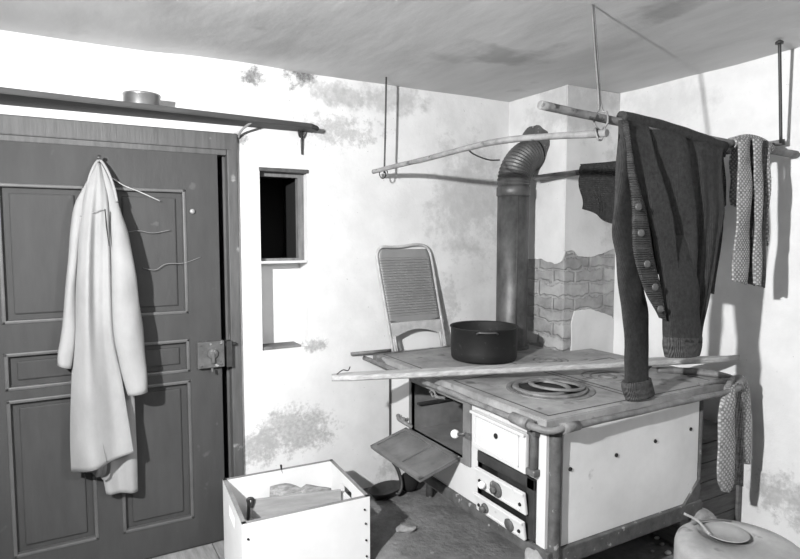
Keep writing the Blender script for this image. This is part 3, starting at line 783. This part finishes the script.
# ------------------------------------------------------------------ pot on the range
pc = Vector((1.965, 2.545, ZT + .005)); pt = thing('cooking_pot', 'large round black enamel pot standing on the range plate', 'pot', pc)
b = bm_(); R = .180
add_lathe(b, [(.001, 0), (R * .95, 0), (R * .985, .012), (R, .05), (R, .168), (R + .006, .174), (R + .004, .178), (R - .004, .172), (R - .006, .02), (.001, .012)], pc, 56)
obj('pot_body', b, M['pot'], pt)
for sgn in (0, 1):
    a0 = math.radians(-122 + sgn * 180); b = bm_()
    pts = []
    for k in range(9):
        a = a0 + (k - 4) * .075; o = .004 if k in (0, 8) else .014
        pts.append((pc.x + (R + o) * math.cos(a), pc.y + (R + o) * math.sin(a), pc.z + (.166 if k not in (0, 8) else .158)))
    add_tube(b, crom(pts, 3), .005, 8); obj('handle', b, mat('handle_iron', .12, .4, .2, 10, bump=0, metal=.5) if sgn == 0 else bpy.data.materials['handle_iron'], pt)

# ------------------------------------------------------------------ washboard leaning on the wall
wbd = thing('washboard', 'metal washboard with ribbed sheet leaning on the wall behind the range', 'washboard', (1.85, 2.9, ZT))
bl, br_ = Vector((1.595, 2.90, ZT + .013)), Vector((1.955, 2.90, ZT + .013))
hgt = .60; tilt = .055; sh = -.085
def wbp(u, v, n=0.0):     # u across 0..1, v up 0..1, n towards the room
    p = bl.lerp(br_, u); return Vector((p.x + sh * v, p.y + tilt * v - n, p.z + hgt * v))
b = bm_()
path = [wbp(0, 0), wbp(0, .3), wbp(0, .6), wbp(0, .86), wbp(.03, .94), wbp(.12, .985), wbp(.3, .985), wbp(.5, .99), wbp(.7, 1.005), wbp(.88, 1.0), wbp(.97, .955), wbp(1, .86), wbp(1, .6), wbp(1, .3), wbp(1, 0)]
add_tube(b, crom(path, 5), .0085, 10); obj('frame', b, M['zinc_frame'], wbd)
b = bm_(); nr = 230; rows_ = []
for j in range(nr + 1):
    v = .27 + (.965 - .27) * j / nr
    s = (v - .33) / (.885 - .33)
    rip = .0042 * math.sin(s * 2 * PI * 22) if 0 < s < 1 else 0
    row = []
    for i in range(17):
        u = .02 + .96 * i / 16
        edge = min(1, min(u - .05, .95 - u) * 20 + 0) if .05 < u < .95 else 0
        lim = 1.0
        vv = v
        if j < 8: vv = v + .035 * (4 * (u - .5) ** 2) * (8 - j) / 8 - .01
        if v > .86: 
            w_ = min(1, (v - .86) / .105); uu = .5 + (u - .5) * (1 - .10 * w_ * w_)
        else: uu = u
        row.append(b.verts.new(wbp(uu, vv, rip * max(0, edge) + .001)))
    rows_.append(row)
for j in range(nr):
    for i in range(16): f = b.faces.new((rows_[j][i], rows_[j][i + 1], rows_[j + 1][i + 1], rows_[j + 1][i])); f.smooth = True
g = bmesh.ops.extrude_face_region(b, geom=b.faces[:]); bmesh.ops.translate(b, verts=[v for v in g['geom'] if isinstance(v, bmesh.types.BMVert)], vec=(0, .003, 0))
obj('ribbed_sheet', b, M['zinc'], wbd)
b = bm_(); arch = [(.03, .27), (.97, .27), (.97, .17)] + [(.03 + .94 * (1 - k / 12), .12 + .075 * math.sin(PI * k / 12)) for k in range(0, 13)]
vsA = [b.verts.new(wbp(u, v, .004)) for u, v in arch]; vsB = [b.verts.new(wbp(u, v, -.004)) for u, v in arch]
b.faces.new(vsA); b.faces.new(vsB[::-1])
for i in range(len(arch)): b.faces.new((vsA[i], vsA[(i + 1) % len(arch)], vsB[(i + 1) % len(arch)], vsB[i]))
obj('foot_apron', b, M['zinc_frame'], wbd)
for u in (.075, .925):
    b = bm_(); add_tube(b, [wbp(u, 0.0), wbp(u, .15)], .011, 8, flat=.5); obj('leg', b, M['zinc_frame'], wbd)

# ------------------------------------------------------------------ long board lying over the range
A_, B_ = Vector((1.025, 2.44, .906)), Vector((2.86, 1.672, .948))
dv = (B_ - A_).normalized(); sd = Vector((dv.y, -dv.x, 0)).normalized()   # towards the camera
b = bm_(); n = 40
prof = [(-.045, 0), (.040, 0), (.046, .006), (.046, .018), (.038, .025), (.004, .026), (-.002, .022), (-.045, .022)]
rings = []
for i in range(n + 1):
    t = i / n; p = A_.lerp(B_, t); tap = 1 if t < .82 else 1 - .85 * ((t - .82) / .18) ** 1.5
    if t < .04: tap = .6 + .4 * t / .04
    rings.append([b.verts.new(p + sd * (s * tap + .003 * noise.noise(Vector((t * 12, s * 9, 0)))) + Vector((0, 0, z - .008 + .003 * noise.noise(Vector((t * 6, 7, s)))))) for s, z in prof])
for i in range(n):
    for k in range(len(prof)): b.faces.new((rings[i][k], rings[i][(k + 1) % len(prof)], rings[i + 1][(k + 1) % len(prof)], rings[i + 1][k]))
b.faces.new(rings[0]); b.faces.new(rings[-1][::-1])
tag(obj('wooden_board', b, M['board'], loc=A_), 'long narrow weathered board lying across the top of the range', 'board')
b = bm_(); p = A_ + dv * .06 + Vector((0, 0, .024)); add_tube(b, crom([p + Vector((-.04, 0, -.004)), p + Vector((-.01, 0, .012)), p + Vector((.02, .01, .004)), p + Vector((.035, .02, .018))]), .0025, 6)
tag(obj('twig', b, M['wire'], loc=p), 'small twig lying on the free end of the long board', 'twig')
b = bm_(); p = at(573, 345, 'Z', ZT + .01); add_tube(b, [p + Vector((-.05, .05, 0)), p + Vector((.06, -.06, 0))], .006, 8); add_tube(b, crom([p + Vector((-.06, .02, .0)), p + Vector((0, .015, .008)), p + Vector((.07, -.04, 0))]), .005, 8); add_box(b, p + Vector((-.012, -.012, -.006)), p + Vector((.012, .012, .010)), .003)
tag(obj('iron_tongs', b, M['iron'], loc=p), 'small iron tongs lying at the rear of the range by the chimney', 'tongs')
b = bm_(); p = at(652, 368, 'Z', ZT + .01); add_tube(b, [p + Vector((-.03, .0, -.002)), p + Vector((.03, .02, .012))], .005, 8)
tag(obj('lid_lifter', b, M['iron'], loc=p), 'short iron rod on the range plate beside the long sleeve', 'rod')

# ------------------------------------------------------------------ drying rack: poles and hanging rods
g_w = 'iron rods hanging from the ceiling'
def wire(name, pts, label, r=.005, m='wire', group=None):
    b = bm_(); add_tube(b, crom(pts, 6), r, 8); o = obj(name, b, M[m], loc=pts[0]); tag(o, label, 'rod', group); return o
pA0 = Vector((1.455, 2.87, 1.892)); pA1 = at(607, 133, 'Y', 1.44)
def pole(name, pts, rs, label, m, loc):
    c = crom(pts, 8); n = len(c)
    rr = [rs[0] + (rs[1] - rs[0]) * i / (n - 1) for i in range(n)]
    b = bm_(); add_tube(b, c, rr, 14, wob=.18); return tag(obj(name, b, M[m], loc=loc), label, 'pole')
a1 = at(430, 158, 'Y', 2.45); a2 = at(500, 141, 'Y', 1.95)
pole('drying_pole', [pA0, at(400, 165, 'Y', 2.72), a1, a2, pA1], (.012, .013), 'pale curved peeled pole hung from the left rod, leading past the stove pipe', 'pole', pA0)
B0, B1 = at(540, 105, 'Y', 1.50), Vector((2.893, 1.472, 1.914))
Bp = [B0, at(600, 118, 'Y', 1.50), at(680, 134, 'Y', 1.49), at(740, 145, 'Y', 1.48), B1]
pole('drying_pole', Bp, (.014, .017), 'thick drying pole over which the buttoned cardigan hangs, ending at the right wall', 'pole_dark', B0)
C0, C1 = at(534, 178, 'Y', 2.61), at(785, 142, 'Y', 1.50)
Cp = [C0.lerp(C1, k / 4) + Vector((0, 0, -.008 * math.sin(PI * k / 4))) for k in range(5)]
def pole_c(px):
    lo, hi = 0.0, 1.0
    for _ in range(30):
        m = (lo + hi) / 2; d = C0.lerp(C1, m) - EYE; x = 400 + FOC * d.dot(RT) / d.dot(FW)
        if x < px: lo = m
        else: hi = m
    return C0.lerp(C1, (lo + hi) / 2)
pole('drying_pole', Cp, (.016, .014), 'rear drying pole running from beside the stove pipe to the right hanging rod', 'pole_dark', C0)
wire('hanging_rod', [Vector((1.525, 2.845, H + .01)), Vector((1.52, 2.845, 2.15)), Vector((1.512, 2.845, 1.885))], 'thin iron rod hanging from the ceiling and carrying the far end of the pale pole')
b = bm_(); c = Vector((1.512, 2.845, 1.885)); add_tube(b, [c + Vector((.022 * math.cos(t), .004 * t, .026 * math.sin(t))) for t in [k * .4 for k in range(18)]], .003, 6)
tag(obj('wire_loop', b, M['wire'], loc=c), 'thin wire loop tying the pale pole to the left hanging rod', 'wire')
hc = at(601, 118, 'Y', 1.50)
b = bm_()
ht = at(592.5, 2, 'Z', H + .01)
for s in (-1, 1):
    add_tube(b, crom([ht + Vector((s * .004, 0, 0)), ht.lerp(hc, .45) + Vector((s * .005, 0, 0)), ht.lerp(hc, .9) + Vector((s * .006, .0, .0)), hc + Vector((s * .016, -.012 * s, .018)), hc + Vector((s * .012, -.018 * s, -.02)), hc + Vector((s * .002, 0, -.045)), (pA1 + Vector((-.012, .02, 0))) + Vector((s * .010, -.012 * s, .018)), (pA1 + Vector((-.012, .02, 0))) + Vector((s * .010, 0, -.018)), (pA1 + Vector((-.012, .02, -.022)))], 6), .0036, 8)
tag(obj('hanging_wire', b, mat('grey_wire', .16, .5, .3, 20, bump=0), loc=(1.66, 1.53, H)), 'twisted double wire from the ceiling where two drying poles cross', 'wire')
hr = at(781, 141, 'Y', 1.49)
wire('hanging_rod', [at(779.5, 40, 'Y', 1.476), at(779.5, 40, 'Y', 1.476).lerp(hr, .5), hr + Vector((0, 0, -.01))], 'iron rod hanging from the ceiling close to the right wall', .007)
b = bm_(); c = at(779.5, 41, 'Y', 1.476); disc(b, (c.x, c.y, H - .012), (0, 0, 1), .016, .012, seg=12); tag(obj('ceiling_hook', b, M['iron'], loc=c), 'small iron hook plate in the ceiling above the right hanging rod', 'hook')
b = bm_(); add_tube(b, crom([at(468, 149, 'Y', 2.19), at(472, 153, 'Y', 2.28), at(480, 157, 'Y', 2.45), at(490, 160, 'Y', 2.53), at(499.5, 160, 'Y', 2.69)]), .004, 8)
tag(obj('tie_wire', b, M['wire'], loc=at(468, 149, 'Y', 2.19)), 'bent wire tying the pale pole to the stove pipe elbow', 'wire')

# ------------------------------------------------------------------ cardigan over the pole
cg = thing('knitted_cardigan', 'large dark knitted cardigan with buttons hanging over the drying pole', 'cardigan', (2.0, 1.48, 1.95))
def saw(u, v):
    b1 = .24 + .10 * v; b2 = .60 + .10 * v; k = min(1, .25 + v * 2.2) * 1.05
    if u < b1: s = u / b1; d = .004 + .022 * s ** .8
    elif u < b2: s = (u - b1) / (b2 - b1); d = -.008 + .030 * min(1, s / .8) ** .8
    else: s = (u - b2) / (1 - b2); d = -.012 + .022 * min(1, s / .6) + .003 * math.sin(s * 20)
    if b1 - .02 < u < b1: d *= (b1 - u) / .02
    if b2 - .02 < u < b2: d *= (b2 - u) / .02
    return d * k
yc = 1.455
b = bm_()
add_cloth(b, pl([(622, 116), (626, 132), (630, 155), (638, 183), (647, 214), (654, 246), (660, 280), (663, 315), (665.5, 338)], [1.49, 1.462, 1.455, 1.455, 1.455, 1.455, 1.455, 1.46, 1.46]),
          pl([(724, 145), (722, 155), (721, 180), (720.5, 212), (716, 240), (712, 270), (707, 296), (701, 322), (699, 340)], [1.48, 1.462, 1.46, 1.46, 1.46, 1.46, 1.46, 1.46, 1.46]), saw, 110, 90, .007, wr=.010)
obj('front_body', b, M['cardigan'], cg)
b = bm_()   # the part that falls behind the pole
add_cloth(b, pl([(622, 115), (621, 145), (622, 210), (630, 262)], [1.495, 1.535, 1.545, 1.545]), pl([(724, 144), (722, 170), (720, 230), (712, 294)], [1.49, 1.53, 1.54, 1.54]), lambda u, v: .012 * math.sin(u * 14) * min(1, 4 * v), 60, 50, .007, wr=.01)
obj('back_body', b, M['cardigan'], cg)
b = bm_()   # shoulder roll over the pole
add_tube(b, crom(pl([(621, 117), (640, 121), (680, 132), (724, 147)], [1.497, 1.495, 1.49, 1.483])), [.023] * 25, 16, wob=.2); obj('shoulder', b, M['cardigan'], cg)
b = bm_()
add_flattube(b, pl([(619, 120), (617, 160), (615, 200), (613, 231), (617, 262), (624, 329), (625.5, 384)], [1.48, 1.46, 1.475, 1.49, 1.51, 1.55, 1.585]),
             pl([(626, 120), (628, 145), (632, 185), (635, 217), (638, 264), (648, 314), (647, 382)], [1.48, 1.46, 1.475, 1.49, 1.51, 1.55, 1.585]), lambda v: .012 + .012 * v, 60, 24, wr=.006)
obj('sleeve', b, M['cardigan'], cg)
b = bm_(); add_flattube(b, pl([(623, 383), (623.5, 390), (627.5, 401)], [1.59, 1.59, 1.59]), pl([(649, 377), (651, 384), (653, 393)], [1.59, 1.59, 1.59]), .034, 12, 28, rib=.02); obj('cuff', b, M['cuff'], cg)
b = bm_()
add_cloth(b, pl([(624, 122), (626.5, 145), (629, 170), (634.6, 204), (635.5, 252), (645, 286), (661, 318)], [1.46, 1.445, 1.44, 1.435, 1.43, 1.43, 1.435]),
          pl([(629, 122), (632, 147), (636, 172), (646, 207), (653, 252), (661, 287), (667, 321)], [1.455, 1.44, 1.435, 1.43, 1.43, 1.43, 1.435]), lambda u, v: .008 * math.sin(PI * u), 16, 80, .010, wr=.006)
bnd = obj('button_band', b, M['cardigan_rib'], cg)
for (px, py) in ((638, 207), (640.5, 233), (646.5, 264), (654.5, 287), (660, 309)):
    b = bm_(); disc(b, at(px, py, 'Y', 1.424), (-.25, -1, 0), .0135, .007, seg=20); obj('button', b, M['button'], bnd)
b = bm_()
add_flattube(b, pl([(655, 235), (660, 290), (664, 320), (665.5, 340)], [1.46, 1.45, 1.45, 1.45]), pl([(690, 235), (697, 290), (700, 322), (699, 342)], [1.46, 1.45, 1.45, 1.45]), lambda v: .012 + .03 * v, 40, 24, wr=.012)
obj('sleeve', b, M['cardigan'], cg)
b = bm_(); add_flattube(b, pl([(665, 337), (664.5, 346), (667, 357.5)], 1.45), pl([(700, 337), (699.5, 346), (697.5, 354)], 1.45), .040, 12, 30, rib=.02); obj('cuff', b, M['cuff'], cg)
# dark knitted piece over the rear pole
dk = thing('dark_garment', 'dark knitted garment hung over the rear drying pole behind the cardigan', 'garment', (2.55, 2.0, 1.85))
ys = lambda x: pole_c(x).y
def rp_(pts, off=0.0): return [at(x, y, 'Y', ys(x) + off) for x, y in pts]
b = bm_(); add_cloth(b, rp_([(581, 164), (580, 175), (582, 195), (583, 209)], -.03), rp_([(632, 160), (634, 190), (634, 215), (632, 232)], -.03), lambda u, v: .02 * math.sin(u * 9) * v + .012 * math.sin(v * 9), 40, 30, .01, wr=.012); obj('front_flap', b, M['darkcloth'], dk)
b = bm_(); add_cloth(b, rp_([(630, 166), (632, 200), (640, 240)], -.03), rp_([(724, 156), (727, 180), (728, 205), (722, 222)], -.03), lambda u, v: .02 * math.sin(u * 16) * v, 50, 30, .01, wr=.012); obj('front_flap', b, M['darkcloth'], dk)
b = bm_(); add_tube(b, [pole_c(581 + k * 12) + Vector((0, 0, .0)) for k in range(13)], [.028] * 13, 14, wob=.25); obj('fold_roll', b, M['darkcloth'], dk)
b = bm_(); add_cloth(b, rp_([(582, 166), (584, 200)], .03), rp_([(630, 162), (626, 205)], .03), lambda u, v: .01 * math.sin(u * 9), 20, 16, .01); obj('back_flap', b, M['darkcloth'], dk)

# ------------------------------------------------------------------ pale scarf on the pole near the right wall
s1 = thing('crochet_scarf', 'dotted crocheted scarf hanging over the pole end near the right wall', 'scarf', (2.52, 1.46, 1.9))
def strip(nm, Lp, Rp, y, m, par, dy=.0, nu=14, amp=.008, th=.006):
    b = bm_(); yy = [y + .02] + [y] * (len(Lp) - 1)
    add_cloth(b, pl(Lp, yy), pl(Rp, yy), lambda u, v: amp * math.sin(u * PI) + amp * .4 * math.sin(v * 13 + u * 3), nu, 60, th, wr=.006); return obj(nm, b, M[m], par)
strip('scarf_fold', [(731, 142), (732, 170), (732, 205)], [(741, 139), (741, 170), (740, 211)], 1.50, 'scarf', s1)
strip('scarf_fold', [(739, 139), (738, 200), (735, 250), (732.5, 281)], [(751, 138), (752, 190), (750, 250), (747, 285)], 1.425, 'scarf', s1)
strip('plain_fold', [(749, 138), (751, 200), (749, 284)], [(757, 138), (757, 200), (755, 286)], 1.44, 'scarf_dark', s1)
strip('scarf_fold', [(754, 138), (756, 200), (754.5, 284)], [(762, 139), (763, 200), (761, 287)], 1.42, 'scarf', s1)
strip('plain_fold', [(760, 140), (761, 200), (758, 286)], [(767.5, 143), (768, 200), (764, 288)], 1.445, 'scarf_dark', s1)
strip('scarf_fold', [(765, 142), (766, 180), (765, 240)], [(769.5, 146), (770, 180), (768, 246)], 1.44, 'scarf', s1, nu=6)
b = bm_(); add_tube(b, crom(pl([(731, 143), (745, 140), (760, 143), (769, 149)], [1.485, 1.482, 1.48, 1.478])), [.024] * 25, 14, wob=.15); obj('scarf_top', b, M['scarf'], s1)

# ------------------------------------------------------------------ patterned scarf on the corner of the stove rail
s2 = thing('patterned_scarf', 'lozenge patterned knitted scarf hanging from the corner of the range rail', 'scarf', (2.6, 1.5, .88))
b = bm_(); add_flattube(b, pl([(725, 388), (720, 410), (717.5, 450), (717, 478), (722, 491)], [1.53, 1.50, 1.50, 1.50, 1.50]), pl([(733, 384), (735, 410), (735, 450), (734, 480), (729, 492)], [1.53, 1.50, 1.50, 1.50, 1.50]), .016, 60, 20, wr=.006); obj('long_end', b, M['sock'], s2)
b = bm_(); add_cloth(b, pl([(733, 384), (734, 430), (733, 484)], 1.525), pl([(742, 382), (742, 430), (741.5, 486)], 1.525), lambda u, v: .008 * math.sin(u * 8), 20, 40, .008, wr=.006); obj('plain_fold', b, M['sock_plain'], s2)
b = bm_(); add_flattube(b, pl([(739, 379), (740, 400), (741, 440), (741, 463)], [1.56, 1.54, 1.53, 1.53]), pl([(744, 377), (749.5, 395), (750.5, 440), (749.5, 464)], [1.56, 1.54, 1.53, 1.53]), .015, 50, 18, wr=.006); obj('short_end', b, M['sock'], s2)
b = bm_(); add_tube(b, crom([at(727, 389, 'Y', 1.52), at(732, 380, 'Y', 1.56), at(740, 378, 'Y', 1.58), at(744, 384, 'Y', 1.555)]), [.014] * 25, 12, wob=.1); obj('knot', b, M['sock_plain'], s2)

# ------------------------------------------------------------------ white crate with boards in it
cr = thing('white_crate', 'white painted wooden crate standing open on the floor by the door', 'crate', (.87, 2.53, .0))
cz = .40
P4 = [Vector((.571, 2.290)), Vector((1.130, 2.268)), Vector((1.155, 2.750)), Vector((.606, 2.775))]
def wallpanel(p, q, th, z0=.012, z1=cz, slot=False, name='side_board', mtl='crate'):
    d_ = (q - p); ln = d_.length; ang_ = math.atan2(d_.y, d_.x)
    mt = Matrix.Translation((p.x, p.y, 0)) @ Matrix.Rotation(ang_, 4, 'Z')
    b = bm_()
    hol = [(ln * .36, ln * .64, z1 - .10, z1 - .05)] if slot else []
    add_plate(b, 'Y', 0, th, (0, ln), (z0, z1), hol)
    for v in b.verts: v.co = mt @ v.co
    o = obj(name, b, M[mtl], cr)
    b = bm_(); add_box(b, (0, 0, z1 - .0005), (ln, th, z1 + .0015), 0, mt); obj('worn_edge', b, M['crate_edge'], o)
    return o, mt, ln
f1, mtf, lnf = wallpanel(P4[0], P4[1], .018)
wallpanel(P4[1], P4[2], .018, slot=True); wallpanel(P4[2], P4[3], .018); wallpanel(P4[3], P4[0], .018, slot=True)
b = bm_(); add_prism(b, [(p.x * .985 + .87 * .015, p.y * .985 + 2.53 * .015) for p in P4], .005 + .0, .02); 
obj('bottom', b, M['crate'], cr)
for (px, py) in ((248, 539), (364.5, 509.5), (365.5, 523.5), (366, 540), (366.5, 556)):
    p = at(px, py, 'Y', 2.28); tt = (p.x - P4[0].x) / (P4[1].x - P4[0].x); p = at(px, py, 'Y', P4[0].y + (P4[1].y - P4[0].y) * tt); b = bm_(); disc(b, p + Vector((0, .0, 0)), (0, -1, 0), .0045, .006, seg=10); obj('nail_head', b, M['black'], cr)
b = bm_(); p = at(281, 467, 'Y', 2.752); add_tube(b, [p + Vector((0, 0, .01)), p + Vector((.002, -.003, -.02)), p + Vector((.012, -.003, -.05))], [.010, .006, .004], 8, flat=.5); obj('paint_chip', b, M['black'], cr)
# things inside the crate
b = bm_(); q0, q1 = at(252, 500, 'Z', .33), at(341, 490, 'Z', .33)
d_ = q1 - q0; mt = Matrix.Translation((q0.x, q0.y, 0)) @ Matrix.Rotation(math.atan2(d_.y, d_.x), 4, 'Z')
add_box(b, (0, 0, .217), (d_.length, .014, .33), .003, mt)
tag(obj('loose_board', b, M['palewood'], loc=(q0.x, q0.y, .217)), 'plain board standing on edge inside the white crate', 'board')
b = bm_(); c0, c1 = q0 + Vector((.10, .05, -.01)), q1 + Vector((-.03, .05, -.02))
pts = [c0.lerp(c1, k / 12) for k in range(13)]
add_tube(b, pts, [.02 + .022 * math.sin(PI * min(1, (k + 1) / 7)) if k < 7 else .040 - .004 * (k - 6) for k in range(13)], 14, wob=.5)
tag(obj('firewood_log', b, M['bark'], loc=c0), 'split firewood log lying behind the board in the white crate', 'log')
b = bm_(); w0 = q0 + Vector((-.02, .0, -.0)); add_tube(b, crom([w0 + Vector((0, 0, -.09)), w0 + Vector((.005, 0, -.02)), w0 + Vector((.0, -.01, .012)), w0 + Vector((.02, -.012, .008)), w0 + Vector((.016, -.005, -.03))]), .008, 10)
tag(obj('iron_hook', b, M['iron'], loc=w0), 'dark iron hook leaning in the front corner of the white crate', 'hook')
b = bm_(); add_box(b, (.64, 2.345, .20), (1.09, 2.72, .215), .003); add_box(b, (.66, 2.36, .02), (.70, 2.70, .20)); add_box(b, (1.04, 2.36, .02), (1.08, 2.70, .20))
mtn = tag(obj('inner_shelf', b, M['crate_edge'], loc=(.87, 2.5, .02)), 'low wooden tray sitting down inside the white crate', 'tray')

# ------------------------------------------------------------------ things on the floor under the oven door
ir = thing('iron_pan', 'dark iron pan with an upright curved handle on the floor below the oven door', 'pan', tuple(at(388, 492, 'Z', .11)))
c = at(386, 490, 'Z', .13)
b = bm_(); mp_ = rotm('Z', 20) @ Matrix.Diagonal((1.25, .8, 1, 1))
add_lathe(b, [(.001, 0), (.07, 0), (.088, .03), (.094, .034), (.086, .034), (.066, .008), (.001, .006)], c - Vector((0, 0, .02)), 40, mtx=mp_); obj('pan_body', b, M['iron'], ir)
b = bm_(); add_tube(b, crom([c + Vector((.03, -.06, .0)), at(399, 493, 'Y', c.y - .07), at(401.5, 486, 'Y', c.y - .06), at(400, 476, 'Y', c.y - .04), at(396.5, 467, 'Y', c.y - .02), at(393, 462, 'Y', c.y)]), .013, 10, flat=.7); obj('handle', b, M['iron'], ir)
b = bm_(); c = at(409, 479, 'Z', .17); bmesh.ops.create_icosphere(b, subdivisions=3, radius=.055, matrix=Matrix.Translation((c.x, c.y, .155)))
tag(obj('coal_lump', b, M['black'], loc=(c.x, c.y, .1)), 'round black kettle shaped lump just behind the iron pan', 'lump')
b = bm_(); c = at(406, 528, 'Z', .115)
bmesh.ops.create_icosphere(b, subdivisions=3, radius=.04, matrix=Matrix.Translation((c.x, c.y, .112)) @ rotm('Z', -30) @ Matrix.Diagonal((1.3, .8, .45, 1)))
for v in b.verts: v.co += Vector((0, 0, .012)) * noise.noise(v.co * 30)
tag(obj('small_stone', b, M['stone'], loc=(c.x, c.y, .1)), 'small flat pale stone on the floor between crate and range', 'stone')
for k, (px, py) in enumerate(((657, 538), (662, 544), (668, 553), (652, 551))):
    b = bm_(); c = at(px, py, 'Z', .105); r = random.uniform(.009, .016)
    bmesh.ops.create_icosphere(b, subdivisions=2, radius=r, matrix=Matrix.Translation((c.x, c.y, .10 + r * .5)) @ Matrix.Diagonal((1.4, .9, .6, 1)))
    for v in b.verts: v.co += v.co.normalized() * .006 * noise.noise(v.co * 60)
    tag(obj('rubble_chip', b, M['stone'] if k % 2 else M['crate'], loc=(c.x, c.y, .1)), 'tiny plaster chip on the floor between the range and the round tub', 'rubble', 'plaster chips by the tub')

# ------------------------------------------------------------------ round tub with a ladle
tc2 = Vector((2.055, 1.165, .09)); tb = thing('round_tub', 'pale round tub with a flat top in the right foreground corner', 'tub', tc2)
b = bm_(); TR = .215; tz = .365
add_lathe(b, [(.001, 0), (TR * .98, 0), (TR, .02), (TR, tz - .035), (TR - .006, tz - .015), (TR - .022, tz - .003), (TR - .05, tz), (.098, tz), (.090, tz - .014), (.001, tz - .016)], tc2, 64)
obj('tub_body', b, M['concrete'], tb)
ld_ = thing('dipper', 'shallow round dipper with a long handle resting in the tub top', 'dipper', tc2 + Vector((0, 0, tz)))
dc = at(726, 533, 'Z', tc2.z + tz)
for o in tb.children:
    me = o.data
    for v in me.vertices:
        r = math.hypot(v.co.x, v.co.y)
        if r < .099 and v.co.z > .1:
            v.co.x += dc.x - tc2.x; v.co.y += dc.y - tc2.y
b = bm_(); add_lathe(b, [(.001, 0), (.056, 0), (.074, .014), (.078, .016), (.074, .018), (.056, .005), (.001, .004)], dc - Vector((0, 0, .012)), 40); obj('bowl', b, M['pan'], ld_)
b = bm_(); e1 = dc + Vector((-.074, .014, .006)); add_tube(b, crom([e1, at(698, 521, 'Z', dc.z + .025), at(684, 513.5, 'Z', dc.z + .045)]), .006, 10, flat=.6); obj('handle', b, M['pan'], ld_)

# tidy helper properties
for o in bpy.data.objects:
    if '_o' in o: del o['_o']
